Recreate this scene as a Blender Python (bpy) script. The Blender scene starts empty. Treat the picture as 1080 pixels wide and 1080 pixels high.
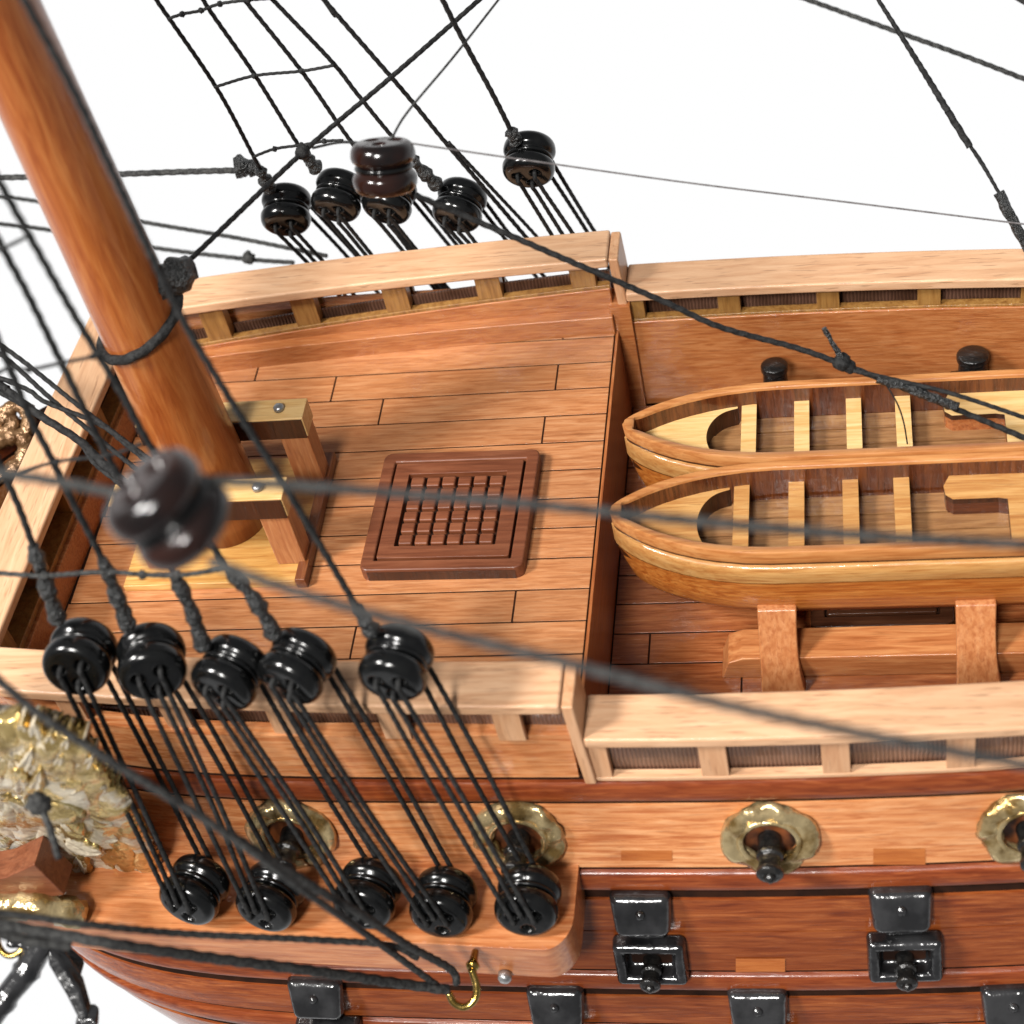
import bpy, bmesh, math, random
from mathutils import Vector, Matrix, noise
random.seed(7)
PI = math.pi
S = 0.01                                   # everything below is written in centimetres of the real model
scn = bpy.context.scene
COL = scn.collection
R_ = math.radians

# ------------------------------------------------------------------ camera
F = 1913.0
def _cv(x, y): return Vector((x, -y, -F)).normalized()
_nx = _cv(-9500, 365); AX = -_nx
AY = _cv(302, -2160); AY = (AY - AX * AX.dot(AY)).normalized()
AZ = AX.cross(AY)
def w2c(v): return AX * v.x + AY * v.y + AZ * v.z
def c2w(v): return Vector((AX.dot(v), AY.dot(v), AZ.dot(v)))
_r0 = Vector((70, 0, -F)).normalized() * 28.0
CAM = -c2w(_r0)
def ray(px, py): return c2w(Vector((px - 540, -(py - 540), -F))) / F
def at_d(px, py, d): return CAM + ray(px, py) * d
def at_pl(px, py, n, c):
    r = ray(px, py); n = Vector(n)
    return CAM + r * ((c - n.dot(CAM)) / n.dot(r))
def at_y(px, py, y): return at_pl(px, py, (0, 1, 0), y)
def at_z(px, py, z): return at_pl(px, py, (0, 0, 1), z)
def depth(p): return -w2c(Vector(p) - CAM).z

cd = bpy.data.cameras.new('camera'); cam = bpy.data.objects.new('camera', cd); COL.objects.link(cam)
rot = Matrix((AX, AY, AZ))                 # rows: world axes in camera space = camera-to-world rotation
cam.matrix_world = Matrix.Translation(CAM * S) @ rot.to_4x4()
cd.sensor_width = 36; cd.lens = F / 1080 * 36
cd.clip_start = 0.01; cd.clip_end = 50
cd.dof.use_dof = True; cd.dof.focus_distance = 0.283; cd.dof.aperture_fstop = 26
scn.camera = cam

# ------------------------------------------------------------------ light: a white studio surround and two softboxes
wd = bpy.data.worlds.new('World'); scn.world = wd; wd.use_nodes = True
bg = wd.node_tree.nodes['Background']; bg.inputs[1].default_value = 1.0
_nt = wd.node_tree; _tc = _nt.nodes.new('ShaderNodeTexCoord'); _dp = _nt.nodes.new('ShaderNodeVectorMath'); _dp.operation = 'DOT_PRODUCT'
_dp.inputs[1].default_value = (0, .66, -.75); _nt.links.new(_tc.outputs['Generated'], _dp.inputs[0])
_rp = _nt.nodes.new('ShaderNodeValToRGB'); _rp.color_ramp.elements[0].position = .05; _rp.color_ramp.elements[0].color = (.22, .22, .225, 1)
_rp.color_ramp.elements[1].position = .6; _rp.color_ramp.elements[1].color = (1, 1, 1, 1)      # white paper sweep under and beyond the model, dim room around it
_nt.links.new(_dp.outputs['Value'], _rp.inputs[0]); _nt.links.new(_rp.outputs[0], bg.inputs[0])
def area(name, loc, target, size, power):
    ld = bpy.data.lights.new(name, 'AREA'); ld.shape = 'DISK'; ld.size = size; ld.energy = power
    ld.color = (1, .975, .94)
    o = bpy.data.objects.new(name, ld); COL.objects.link(o)
    o.location = Vector(loc) * S
    o.rotation_euler = (Vector(target) - Vector(loc)).to_track_quat('-Z', 'Y').to_euler()
    return o
area('key_lamp', (-66, -42, 88), (0, 0, 0), 0.24, 22)
area('second_lamp', (-14, -84, 88), (0, 0, 0), 0.24, 19)
vs = scn.view_settings
vs.view_transform = 'Standard'; vs.look = 'None'; vs.exposure = 0; vs.gamma = 1; vs.use_curve_mapping = False
scn.render.engine = 'CYCLES'

# ------------------------------------------------------------------ materials
def new_mat(name):
    m = bpy.data.materials.new(name); m.use_nodes = True
    nt = m.node_tree; b = nt.nodes['Principled BSDF']
    return m, nt, b
def N(nt, t, **kw):
    n = nt.nodes.new(t)
    for k, v in kw.items(): setattr(n, k, v)
    return n
def ramp(nt, fac, stops):
    r = N(nt, 'ShaderNodeValToRGB'); e = r.color_ramp.elements
    while len(e) > 1: e.remove(e[-1])
    e[0].position, e[0].color = stops[0][0], (*stops[0][1], 1)
    for p, c in stops[1:]:
        q = e.new(p); q.color = (*c, 1)
    nt.links.new(fac, r.inputs[0]); return r.outputs[0]
def mixc(nt, fac, a, b, mode='MIX'):
    m = N(nt, 'ShaderNodeMix', data_type='RGBA', blend_type=mode)
    for s, v in ((0, fac), (6, a), (7, b)):
        if isinstance(v, (int, float)): m.inputs[s].default_value = v
        elif isinstance(v, tuple): m.inputs[s].default_value = (*v, 1)
        else: nt.links.new(v, m.inputs[s])
    return m.outputs[2]
def coords(nt, scale, rotz=0, roty=0, rnd=True):
    tc = N(nt, 'ShaderNodeTexCoord'); mp = N(nt, 'ShaderNodeMapping')
    mp.inputs['Rotation'].default_value = (0, roty, rotz)
    mp.inputs['Scale'].default_value = scale
    nt.links.new(tc.outputs['Object'], mp.inputs[0])
    if rnd:
        at = N(nt, 'ShaderNodeAttribute', attribute_name='rnd')
        va = N(nt, 'ShaderNodeVectorMath', operation='SCALE'); va.inputs[0].default_value = (37, 91, 53)
        nt.links.new(at.outputs['Fac'], va.inputs['Scale'])
        ad = N(nt, 'ShaderNodeVectorMath', operation='ADD')
        nt.links.new(mp.outputs[0], ad.inputs[0]); nt.links.new(va.outputs[0], ad.inputs[1])
        return ad.outputs[0], at.outputs['Fac']
    return mp.outputs[0], None
def wood(name, light, mid, dark, axis='X', rough=.3, coat=.5, pores=.5, grain=1.0, patch=.5, bump=.25, plank=.0, fine=.75):
    """stretched-noise timber; axis is the way the fibres run"""
    m, nt, b = new_mat(name)
    k = 100.0
    if 'beech' not in name and 'maple' not in name: light, mid, dark = [(c[0], c[1] * 1.01, c[2] * .88) for c in (light, mid, dark)]
    b.inputs['Specular IOR Level'].default_value = .35
    st = {'X': (k * .09, k, k), 'Y': (k, k * .09, k), 'Z': (k, k, k * .09)}[axis]
    v, rn = coords(nt, st)
    n1 = N(nt, 'ShaderNodeTexNoise'); n1.inputs['Scale'].default_value = 11 * grain; n1.inputs['Detail'].default_value = 7; n1.inputs['Roughness'].default_value = .6
    n1.inputs['Distortion'].default_value = .6
    nt.links.new(v, n1.inputs[0])
    col = ramp(nt, n1.outputs[0], [(.28, dark), (.48, mid), (.68, light)])
    fs_ = {'X': (k * .05, k, k), 'Y': (k, k * .05, k), 'Z': (k, k, k * .05)}[axis]
    vf, _ = coords(nt, fs_, rotz=R_(2.5) if axis == 'X' else 0)
    nf = N(nt, 'ShaderNodeTexNoise'); nf.inputs['Scale'].default_value = 15 * grain ** .5; nf.inputs['Detail'].default_value = 4; nf.inputs['Roughness'].default_value = .65
    nf.inputs['Distortion'].default_value = .35
    nt.links.new(vf, nf.inputs[0])
    ff = ramp(nt, nf.outputs[0], [(.50, (0, 0, 0)), (.66, (1, 1, 1))])
    mf = N(nt, 'ShaderNodeMath', operation='MULTIPLY'); nt.links.new(ff, mf.inputs[0]); mf.inputs[1].default_value = fine
    col = mixc(nt, mf.outputs[0], col, dark)
    # broad slow variation
    v2, _ = coords(nt, tuple(s * .9 for s in ({'X': (k * .25, k, k), 'Y': (k, k * .25, k), 'Z': (k, k, k * .25)}[axis])))
    n2 = N(nt, 'ShaderNodeTexNoise'); n2.inputs['Scale'].default_value = .9; n2.inputs['Detail'].default_value = 3
    nt.links.new(v2, n2.inputs[0])
    f2 = ramp(nt, n2.outputs[0], [(.35, (0, 0, 0)), (.68, (1, 1, 1))])
    dk = tuple(mid[i] * .45 + dark[i] * .35 for i in range(3))
    mu = N(nt, 'ShaderNodeMath', operation='MULTIPLY'); nt.links.new(f2, mu.inputs[0]); mu.inputs[1].default_value = patch
    col = mixc(nt, mu.outputs[0], col, dk)
    # short dark pore dashes
    sp = {'X': (k * 1.1, k * 12, k * 12), 'Y': (k * 12, k * 1.1, k * 12), 'Z': (k * 12, k * 12, k * 1.1)}[axis]
    v3, _ = coords(nt, sp)
    n3 = N(nt, 'ShaderNodeTexNoise'); n3.inputs['Scale'].default_value = 2.0; n3.inputs['Detail'].default_value = 2
    nt.links.new(v3, n3.inputs[0])
    f3 = ramp(nt, n3.outputs[0], [(.60, (0, 0, 0)), (.70, (1, 1, 1))])
    mp3 = N(nt, 'ShaderNodeMath', operation='MULTIPLY'); nt.links.new(f3, mp3.inputs[0]); mp3.inputs[1].default_value = pores
    col = mixc(nt, mp3.outputs[0], col, tuple(c * .55 for c in dark))
    if plank:
        hs = N(nt, 'ShaderNodeHueSaturation')
        mr = N(nt, 'ShaderNodeMapRange'); mr.inputs[3].default_value = 1 - plank; mr.inputs[4].default_value = 1 + plank
        nt.links.new(rn, mr.inputs[0]); nt.links.new(mr.outputs[0], hs.inputs['Value'])
        nt.links.new(col, hs.inputs['Color']); col = hs.outputs[0]
    nt.links.new(col, b.inputs['Base Color'])
    rr = N(nt, 'ShaderNodeMapRange'); rr.inputs[3].default_value = rough * .75; rr.inputs[4].default_value = rough * 1.5
    nt.links.new(n1.outputs[0], rr.inputs[0]); nt.links.new(rr.outputs[0], b.inputs['Roughness'])
    b.inputs['Coat Weight'].default_value = coat * .65; b.inputs['Coat Roughness'].default_value = .10
    bp = N(nt, 'ShaderNodeBump'); bp.inputs['Strength'].default_value = bump; bp.inputs['Distance'].default_value = .0003
    ad = N(nt, 'ShaderNodeMath', operation='SUBTRACT'); nt.links.new(n1.outputs[0], ad.inputs[0]); nt.links.new(mp3.outputs[0], ad.inputs[1])
    nt.links.new(ad.outputs[0], bp.inputs['Height']); nt.links.new(bp.outputs[0], b.inputs['Normal'])
    # lumpy varnish
    v4, _ = coords(nt, (k, k, k)); n4 = N(nt, 'ShaderNodeTexNoise'); n4.inputs['Scale'].default_value = 5; n4.inputs['Detail'].default_value = 3
    nt.links.new(v4, n4.inputs[0])
    b2 = N(nt, 'ShaderNodeBump'); b2.inputs['Strength'].default_value = .35; b2.inputs['Distance'].default_value = .0003
    nt.links.new(n4.outputs[0], b2.inputs['Height']); nt.links.new(b2.outputs[0], b.inputs['Coat Normal'])
    return m
def paint(name, c1, c2, rough=.3, coat=0, scale=3, bump=.3, metal=0, spec=.5, bscale=None, dist=.0004, f=(.4, .6)):
    m, nt, b = new_mat(name)
    v, _ = coords(nt, (100, 100, 100), rnd=False)
    n = N(nt, 'ShaderNodeTexNoise'); n.inputs['Scale'].default_value = scale; n.inputs['Detail'].default_value = 5
    nt.links.new(v, n.inputs[0])
    nt.links.new(ramp(nt, n.outputs[0], [(f[0], c1), (f[1], c2)]), b.inputs['Base Color'])
    b.inputs['Roughness'].default_value = rough; b.inputs['Coat Weight'].default_value = coat; b.inputs['Coat Roughness'].default_value = .06
    b.inputs['Metallic'].default_value = metal; b.inputs['Specular IOR Level'].default_value = spec
    if bump:
        n2 = N(nt, 'ShaderNodeTexNoise'); n2.inputs['Scale'].default_value = bscale or scale * 2; n2.inputs['Detail'].default_value = 4
        nt.links.new(v, n2.inputs[0])
        bp = N(nt, 'ShaderNodeBump'); bp.inputs['Strength'].default_value = bump; bp.inputs['Distance'].default_value = dist
        nt.links.new(n2.outputs[0], bp.inputs['Height']); nt.links.new(bp.outputs[0], b.inputs['Normal'])
        if coat: nt.links.new(bp.outputs[0], b.inputs['Coat Normal'])
    return m
M = {}
M['beech'] = wood('pale beech wood', (.60, .375, .225), (.53, .31, .175), (.42, .215, .11), rough=.42, coat=.15, pores=.55, grain=.8, patch=.12, fine=.22)
M['beech_y'] = wood('pale beech wood cross grain', (.60, .375, .225), (.53, .31, .175), (.42, .215, .11), axis='Y', rough=.42, coat=.15, pores=.55, grain=.8, patch=.12, fine=.22)
M['beech_z'] = wood('pale beech wood upright', (.56, .33, .19), (.50, .27, .14), (.40, .19, .09), axis='Z', rough=.42, coat=.2, pores=.35, grain=.8, patch=.2, fine=.22)
M['deck'] = wood('varnished deck planks', (.50, .24, .125), (.42, .17, .075), (.27, .088, .032), rough=.3, coat=.4, pores=.3, grain=1.5, patch=.25, plank=.10)
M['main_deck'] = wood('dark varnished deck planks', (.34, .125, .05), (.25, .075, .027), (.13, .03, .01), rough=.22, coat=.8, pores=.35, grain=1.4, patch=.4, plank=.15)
M['bulwark'] = wood('red bulwark plank', (.46, .195, .085), (.38, .135, .048), (.24, .06, .017), rough=.3, coat=.45, pores=.3, grain=1.9, patch=.3)
M['bulkhead'] = wood('bulkhead wood', (.42, .16, .06), (.33, .10, .032), (.2, .05, .015), axis='Y', rough=.3, coat=.4, pores=.3, patch=.3)
M['hull_light'] = wood('orange hull plank', (.60, .30, .16), (.50, .20, .085), (.31, .08, .025), rough=.25, coat=.8, pores=.3, grain=1.1, patch=.35)
M['hull_dark'] = wood('red brown hull plank', (.31, .09, .026), (.20, .045, .011), (.09, .014, .004), rough=.22, coat=.7, pores=.25, grain=1.0, patch=.55)
M['wale'] = wood('dark red wale', (.27, .07, .02), (.18, .036, .010), (.09, .014, .0035), rough=.3, coat=.35, pores=.2, grain=1.5, patch=.4)
M['mast'] = wood('varnished mast', (.36, .125, .038), (.29, .082, .021), (.20, .043, .010), axis='Z', rough=.28, coat=.8, pores=.15, grain=.8, patch=.25, fine=.35)
M['maple'] = wood('yellow maple', (.68, .47, .22), (.62, .40, .165), (.50, .27, .08), rough=.35, coat=.5, pores=.15, grain=.9, patch=.15)
M['maple_gold'] = wood('honey maple', (.60, .37, .13), (.52, .28, .08), (.34, .13, .025), rough=.3, coat=.6, pores=.3, grain=.9, patch=.35)
M['strip'] = wood('brown yellow strip', (.34, .18, .06), (.27, .13, .04), (.16, .065, .018), axis='Z', rough=.35, coat=.5, pores=.3, patch=.35)
M['boat'] = wood('orange boat wood', (.54, .215, .055), (.43, .135, .027), (.26, .055, .008), rough=.3, coat=.6, pores=.3, grain=1.6, patch=.3)
M['boat_rim'] = wood('gunwale wood', (.50, .235, .095), (.42, .17, .06), (.27, .08, .02), rough=.35, coat=.5, pores=.2, grain=.9, patch=.25)
M['strake'] = wood('boat strake', (.56, .33, .145), (.48, .245, .09), (.30, .10, .025), rough=.3, coat=.8, pores=.3, patch=.6)
M['beam'] = wood('beam wood', (.45, .20, .085), (.36, .13, .05), (.24, .07, .022), rough=.3, coat=.5, pores=.25, patch=.25)
M['boat_floor'] = wood('boat floor', (.34, .185, .09), (.27, .13, .058), (.15, .06, .024), rough=.3, coat=.5, pores=.3, grain=1.3, patch=.3)
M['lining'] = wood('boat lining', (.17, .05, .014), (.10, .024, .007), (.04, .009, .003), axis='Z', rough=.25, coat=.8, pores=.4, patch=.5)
M['hatch'] = wood('walnut hatch', (.20, .068, .033), (.155, .046, .021), (.085, .022, .009), rough=.42, coat=.15, pores=.25, grain=.8, patch=.3)
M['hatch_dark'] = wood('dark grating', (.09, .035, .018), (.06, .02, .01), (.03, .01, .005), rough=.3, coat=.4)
M['post'] = wood('salmon post wood', (.45, .20, .095), (.38, .145, .06), (.27, .08, .03), axis='Z', rough=.3, coat=.5, pores=.25, patch=.2)
M['trim'] = wood('brown trim', (.24, .085, .03), (.17, .05, .016), (.1, .022, .006), axis='Y', rough=.3, coat=.5)
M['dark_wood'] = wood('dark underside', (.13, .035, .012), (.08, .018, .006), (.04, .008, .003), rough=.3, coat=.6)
M['gap'] = paint('caulking', (.012, .005, .003), (.022, .008, .004), rough=.7, bump=0, spec=.1)
M['shelf'] = wood('shelf wood', (.52, .225, .11), (.42, .15, .06), (.28, .07, .02), rough=.3, coat=.5, pores=.3, grain=1.0, patch=.3)
M['dark_patch'] = wood('darker orange patch', (.42, .14, .04), (.34, .10, .025), (.24, .055, .013), rough=.25, coat=.6, pores=.2, patch=.2)
M['black'] = paint('black gloss', (.0022, .0024, .0026), (.004, .0042, .0042), rough=.17, coat=.0, scale=6, bump=.12, spec=.42, bscale=4)
M['brownblack'] = paint('brown black gloss', (.004, .003, .003), (.014, .005, .0035), rough=.16, scale=1.6, bump=.1, spec=.5, bscale=3)
M['iron'] = paint('black cast iron', (.006, .006, .0065), (.02, .02, .021), rough=.17, scale=2, bump=.4, spec=.9, bscale=2.2, dist=.0012)
M['gunblack'] = paint('gun black', (.004, .004, .004), (.012, .011, .01), rough=.25, scale=7, bump=.5, spec=.6, bscale=12)
M['rope'] = paint('charcoal rope', (.006, .006, .0062), (.019, .019, .0188), rough=.75, scale=14, bump=.8, bscale=40, dist=.0002, spec=.25)
M['rope_grey'] = paint('grey rope', (.018, .018, .018), (.05, .05, .048), rough=.8, scale=16, bump=.8, bscale=40, dist=.0002, spec=.2)
M['seizing'] = paint('glued seizing', (.007, .008, .008), (.035, .036, .036), rough=.4, scale=9, bump=1.0, bscale=18, dist=.001, spec=.6, f=(.45, .75))
M['hair'] = paint('loose thread', (.10, .09, .09), (.16, .15, .15), rough=.7, scale=9, bump=0)
M['gold'] = paint('old gold', (.50, .40, .17), (.20, .13, .035), rough=.24, scale=4, bump=.7, metal=.85, bscale=6, dist=.0012)
M['brass'] = paint('brass', (.42, .29, .09), (.28, .18, .04), rough=.22, scale=4, bump=.2, metal=1, bscale=9)
M['steel'] = paint('pin head steel', (.42, .42, .42), (.28, .28, .28), rough=.35, scale=8, bump=.3, metal=.8)
M['painted_depth'] = paint('port interior', (.012, .004, .002), (.16, .045, .012), rough=.4, scale=2, bump=0)  # dark colour painted on a flat disc for the shaded depth of the port
M['wreath'] = paint('gilded wreath', (.58, .45, .24), (.24, .15, .05), rough=.2, scale=2.6, bump=.4, metal=.75, bscale=5, dist=.0012, f=(.46, .62))
M['bronze'] = paint('bronzed carving', (.24, .14, .07), (.12, .06, .025), rough=.25, scale=3, bump=.8, metal=.5, bscale=6, dist=.001)

def orn_mat():
    m, nt, b = new_mat('gilded ornament')
    v, _ = coords(nt, (100, 100, 100), rnd=False)
    at = N(nt, 'ShaderNodeAttribute', attribute_name='rnd')
    n = N(nt, 'ShaderNodeTexNoise'); n.inputs['Scale'].default_value = 2.6; n.inputs['Detail'].default_value = 4
    nt.links.new(v, n.inputs[0])
    ad = N(nt, 'ShaderNodeMath', operation='ADD'); nt.links.new(at.outputs['Fac'], ad.inputs[0]); nt.links.new(n.outputs[0], ad.inputs[1])
    f = ramp(nt, ad.outputs[0], [(.76, (0, 0, 0)), (.88, (1, 1, 1))])
    g = ramp(nt, n.outputs[0], [(.4, (.34, .22, .06)), (.6, (.62, .46, .19))])
    nt.links.new(mixc(nt, f, (.44, .38, .28), g), b.inputs['Base Color'])
    mm = N(nt, 'ShaderNodeMath', operation='MULTIPLY'); nt.links.new(f, mm.inputs[0]); mm.inputs[1].default_value = .85
    nt.links.new(mm.outputs[0], b.inputs['Metallic']); b.inputs['Roughness'].default_value = .27
    n2 = N(nt, 'ShaderNodeTexNoise'); n2.inputs['Scale'].default_value = 6; nt.links.new(v, n2.inputs[0])
    bp = N(nt, 'ShaderNodeBump'); bp.inputs['Strength'].default_value = .5; bp.inputs['Distance'].default_value = .0008
    nt.links.new(n2.outputs[0], bp.inputs['Height']); nt.links.new(bp.outputs[0], b.inputs['Normal'])
    return m
M['ornament'] = orn_mat()
def net_mat():
    m, nt, b = new_mat('ribbed brown panel')
    v, _ = coords(nt, (100, 100, 100), rnd=False)
    w = N(nt, 'ShaderNodeTexWave'); w.inputs['Scale'].default_value = 5.5; w.inputs['Distortion'].default_value = 2.5; w.inputs['Detail'].default_value = 2
    nt.links.new(v, w.inputs[0])
    n = N(nt, 'ShaderNodeTexNoise'); n.inputs['Scale'].default_value = 1.6; nt.links.new(v, n.inputs[0])
    c = ramp(nt, n.outputs[0], [(.35, (.10, .045, .025)), (.65, (.22, .11, .07))])
    nt.links.new(mixc(nt, mixc(nt, .45, w.outputs[0], (0, 0, 0)), c, (.03, .012, .008)), b.inputs['Base Color'])
    b.inputs['Roughness'].default_value = .3; b.inputs['Coat Weight'].default_value = .5
    bp = N(nt, 'ShaderNodeBump'); bp.inputs['Strength'].default_value = .6; bp.inputs['Distance'].default_value = .0004
    nt.links.new(w.outputs[0], bp.inputs['Height']); nt.links.new(bp.outputs[0], b.inputs['Normal'])
    return m
M['net'] = net_mat()

M['burnt'] = wood('burnt cut edge', (.07, .02, .007), (.045, .012, .004), (.02, .005, .002), axis='Z', rough=.35, coat=.4)  # burnt edges; on the hatch front it also stands in for shade

# ------------------------------------------------------------------ mesh helpers (centimetres in, metres out)
class MB:
    def __init__(s): s.v = []; s.f = []; s.r = []
    def add(s, vs, fs, rnd=0.0):
        o = len(s.v); s.v += [Vector(p) for p in vs]; s.f += [tuple(i + o for i in f) for f in fs]; s.r += [rnd] * len(fs)
    def box(s, x0, x1, y0, y1, z0, z1, rnd=0.0, sh=0):
        s.add([(x0, y0, z0), (x1, y0, z0), (x1, y1, z0), (x0, y1, z0), (x0 + sh, y0, z1), (x1 + sh, y0, z1), (x1 + sh, y1, z1), (x0 + sh, y1, z1)],
              [(3, 2, 1, 0), (4, 5, 6, 7), (0, 1, 5, 4), (1, 2, 6, 5), (2, 3, 7, 6), (3, 0, 4, 7)], rnd)
    def loft(s, rings, closed=True, cap=True, rnd=0.0):
        n = len(rings[0]); vs = [p for r in rings for p in r]; fs = []
        for i in range(len(rings) - 1):
            for j in range(n if closed else n - 1):
                k = (j + 1) % n
                fs.append((i * n + j, i * n + k, (i + 1) * n + k, (i + 1) * n + j))
        if cap and closed:
            fs.append(tuple(range(n - 1, -1, -1))); fs.append(tuple((len(rings) - 1) * n + j for j in range(n)))
        s.add(vs, fs, rnd)
    def prism(s, poly, fn, t0, t1, rnd=0.0):
        a = [fn(p, t0) for p in poly]; b = [fn(p, t1) for p in poly]
        s.loft([a, b], rnd=rnd)
    def xf(s, mat):
        s.v = [mat @ p for p in s.v]; return s
    def build(s, name, mat, parent=None, base=(0, 0, 0), bevel=0, seg=2, smooth=False, sub=0, edge=None):
        me = bpy.data.meshes.new(name); b = Vector(base)
        me.from_pydata([(p - b) * S for p in s.v], [], s.f)
        a = me.attributes.new('rnd', 'FLOAT', 'FACE'); a.data.foreach_set('value', s.r)
        bm = bmesh.new(); bm.from_mesh(me); bmesh.ops.recalc_face_normals(bm, faces=bm.faces); bm.to_mesh(me); bm.free()
        me.materials.append(mat)
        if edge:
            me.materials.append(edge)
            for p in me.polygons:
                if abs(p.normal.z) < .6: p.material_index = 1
        o = bpy.data.objects.new(name, me); COL.objects.link(o)
        if smooth: me.polygons.foreach_set('use_smooth', [True] * len(me.polygons))
        if bevel:
            md = o.modifiers.new('bevel', 'BEVEL'); md.width = bevel * S; md.segments = seg; md.limit_method = 'ANGLE'; md.angle_limit = R_(35)
            if not smooth:
                me.polygons.foreach_set('use_smooth', [True] * len(me.polygons)); md.harden_normals = True
        if sub:
            md = o.modifiers.new('sub', 'SUBSURF'); md.levels = sub; md.render_levels = sub
        if parent: o.parent = parent
        elif any(base): o.location = b * S
        return o
def tag(o, label=None, cat=None, group=None, kind=None):
    if label: o['label'] = label
    if cat: o['category'] = cat
    if group: o['group'] = group
    if kind: o['kind'] = kind
    return o
def thing(name, label, cat, loc=(0, 0, 0), group=None, rot=None):
    o = bpy.data.objects.new(name, None); COL.objects.link(o); o.empty_display_size = .005
    o.location = Vector(loc) * S
    if rot is not None: o.rotation_euler = rot.to_euler() if hasattr(rot, 'to_euler') else rot
    return tag(o, label, cat, group)
def dup(root, loc, rot=None, label=None, group=None, scale=None, name=None):
    r = root.copy(); COL.objects.link(r); r.location = Vector(loc) * S
    if name: r.name = name
    if rot is not None: r.rotation_euler = rot.to_euler() if hasattr(rot, 'to_euler') else rot
    if scale: r.scale = (scale,) * 3
    if label: r['label'] = label
    if group: r['group'] = group
    for ch in list(root.children):
        c = ch.copy(); COL.objects.link(c); c.parent = r
        for g in list(ch.children):
            d = g.copy(); COL.objects.link(d); d.parent = c
    return r
def spline(pts, step):
    P = [Vector(p) for p in pts]
    if len(P) == 2:
        n = max(2, int((P[1] - P[0]).length / step)); return [P[0].lerp(P[1], i / n) for i in range(n + 1)]
    out = []
    for i in range(len(P) - 1):
        p0 = P[i - 1] if i else P[0] * 2 - P[1]; p3 = P[i + 2] if i + 2 < len(P) else P[-1] * 2 - P[-2]
        n = max(2, int((P[i + 1] - P[i]).length / step))
        for k in range(n):
            t = k / n
            out.append(.5 * ((2 * P[i]) + (P[i + 1] - p0) * t + (2 * p0 - 5 * P[i] + 4 * P[i + 1] - p3) * t * t + (3 * P[i] - p0 - 3 * P[i + 1] + p3) * t ** 3))
    out.append(P[-1]); return out
def add_rope(mb, pts, r, twist=True, step=None, lobes=3, lay=None, rough=.0, rf=None):
    step = step or max(.02, r * .42); path = spline(pts, step); n = 12 if twist else 8
    lay = lay or r * 4.6
    t = (path[1] - path[0]).normalized(); up = Vector((0, 0, 1)) if abs(t.z) < .9 else Vector((1, 0, 0))
    nrm = t.cross(up).normalized(); rings = []; L = 0
    for i, p in enumerate(path):
        a = path[max(0, i - 1)]; b = path[min(len(path) - 1, i + 1)]
        tt = (b - a)
        if tt.length < 1e-6: tt = t
        t = tt.normalized(); nrm = (nrm - t * nrm.dot(t)).normalized(); bn = t.cross(nrm)
        if i: L += (p - path[i - 1]).length
        rr = r * (rf(i / (len(path) - 1)) if rf else 1) * (1 + rough * noise.noise(p * 7))
        ring = []
        for k in range(n):
            th = 2 * PI * k / n
            q = rr * (1 + (.09 * math.cos(lobes * th + 2 * PI * L / lay) if twist else 0))
            if rough: q *= 1 + rough * noise.noise(p * 11 + Vector((k * 3.1, 0, 0)))
            ring.append(p + nrm * (q * math.cos(th)) + bn * (q * math.sin(th)))
        rings.append(ring)
    mb.loft(rings)
def extend(P, by=14):
    P = [Vector(p) for p in P]
    def out(p):
        c = w2c(p - CAM); x, y = 540 + F * c.x / -c.z, 540 - F * c.y / -c.z
        return x < 0 or y < 0 or x > 1080 or y > 1080
    if out(P[0]):
        d = P[0] - P[1]; u = d.normalized(); P = [P[0] + u * by, P[0] + u * min(by * .5, d.length)] + P
    if out(P[-1]):
        d = P[-1] - P[-2]; u = d.normalized(); P = P + [P[-1] + u * min(by * .5, d.length), P[-1] + u * by]
    return P
def rope(name, label, pts, r=.045, mat='rope', group=None, cat='rope', twist=True, knots=(), **kw):
    pts = extend(pts) if cat != 'ratline' else pts; mb = MB(); add_rope(mb, pts, r, twist, **kw)
    for kp, kr in knots: add_blob(mb, kp, kr)
    o = mb.build(name, M[mat], base=Vector(pts[0]), smooth=True)
    return tag(o, label, cat, group)
def add_blob(mb, c, r, rough=.35, seg=10, stretch=(1, 1, 1)):
    c = Vector(c); rings = []
    for i in range(seg + 1):
        ph = PI * i / seg; ring = []
        for k in range(seg + 4):
            th = 2 * PI * k / (seg + 4)
            d = Vector((math.sin(ph) * math.cos(th), math.sin(ph) * math.sin(th), math.cos(ph)))
            q = r * (1 + rough * noise.noise(d * 2.2 + c * 3))
            ring.append(c + Vector((d.x * stretch[0], d.y * stretch[1], d.z * stretch[2])) * q)
        rings.append(ring)
    mb.loft(rings, cap=False)
def add_lathe(mb, prof, base, axis, n=24, rnd=0.0):
    base = Vector(base); q = Vector(axis).normalized().to_track_quat('Z', 'Y')
    rings = [[base + q @ Vector((r * math.cos(2 * PI * k / n), r * math.sin(2 * PI * k / n), z)) for k in range(n)] for r, z in prof]
    mb.loft(rings, rnd=rnd)
def add_torus(mb, c, axis, R1, r1, n=40, m=10, fn=None):
    q = Vector(axis).normalized().to_track_quat('Z', 'Y'); c = Vector(c); rings = []
    for i in range(n + 1):
        a = 2 * PI * i / n; ring = []
        for k in range(m):
            b = 2 * PI * k / m; rr, zz = r1 * math.cos(b), r1 * math.sin(b)
            if fn: rr, zz = fn(a, b, rr, zz)
            ring.append(c + q @ Vector(((R1 + rr) * math.cos(a), (R1 + rr) * math.sin(a), zz)))
        rings.append(ring)
    mb.loft(rings, cap=False)

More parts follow.
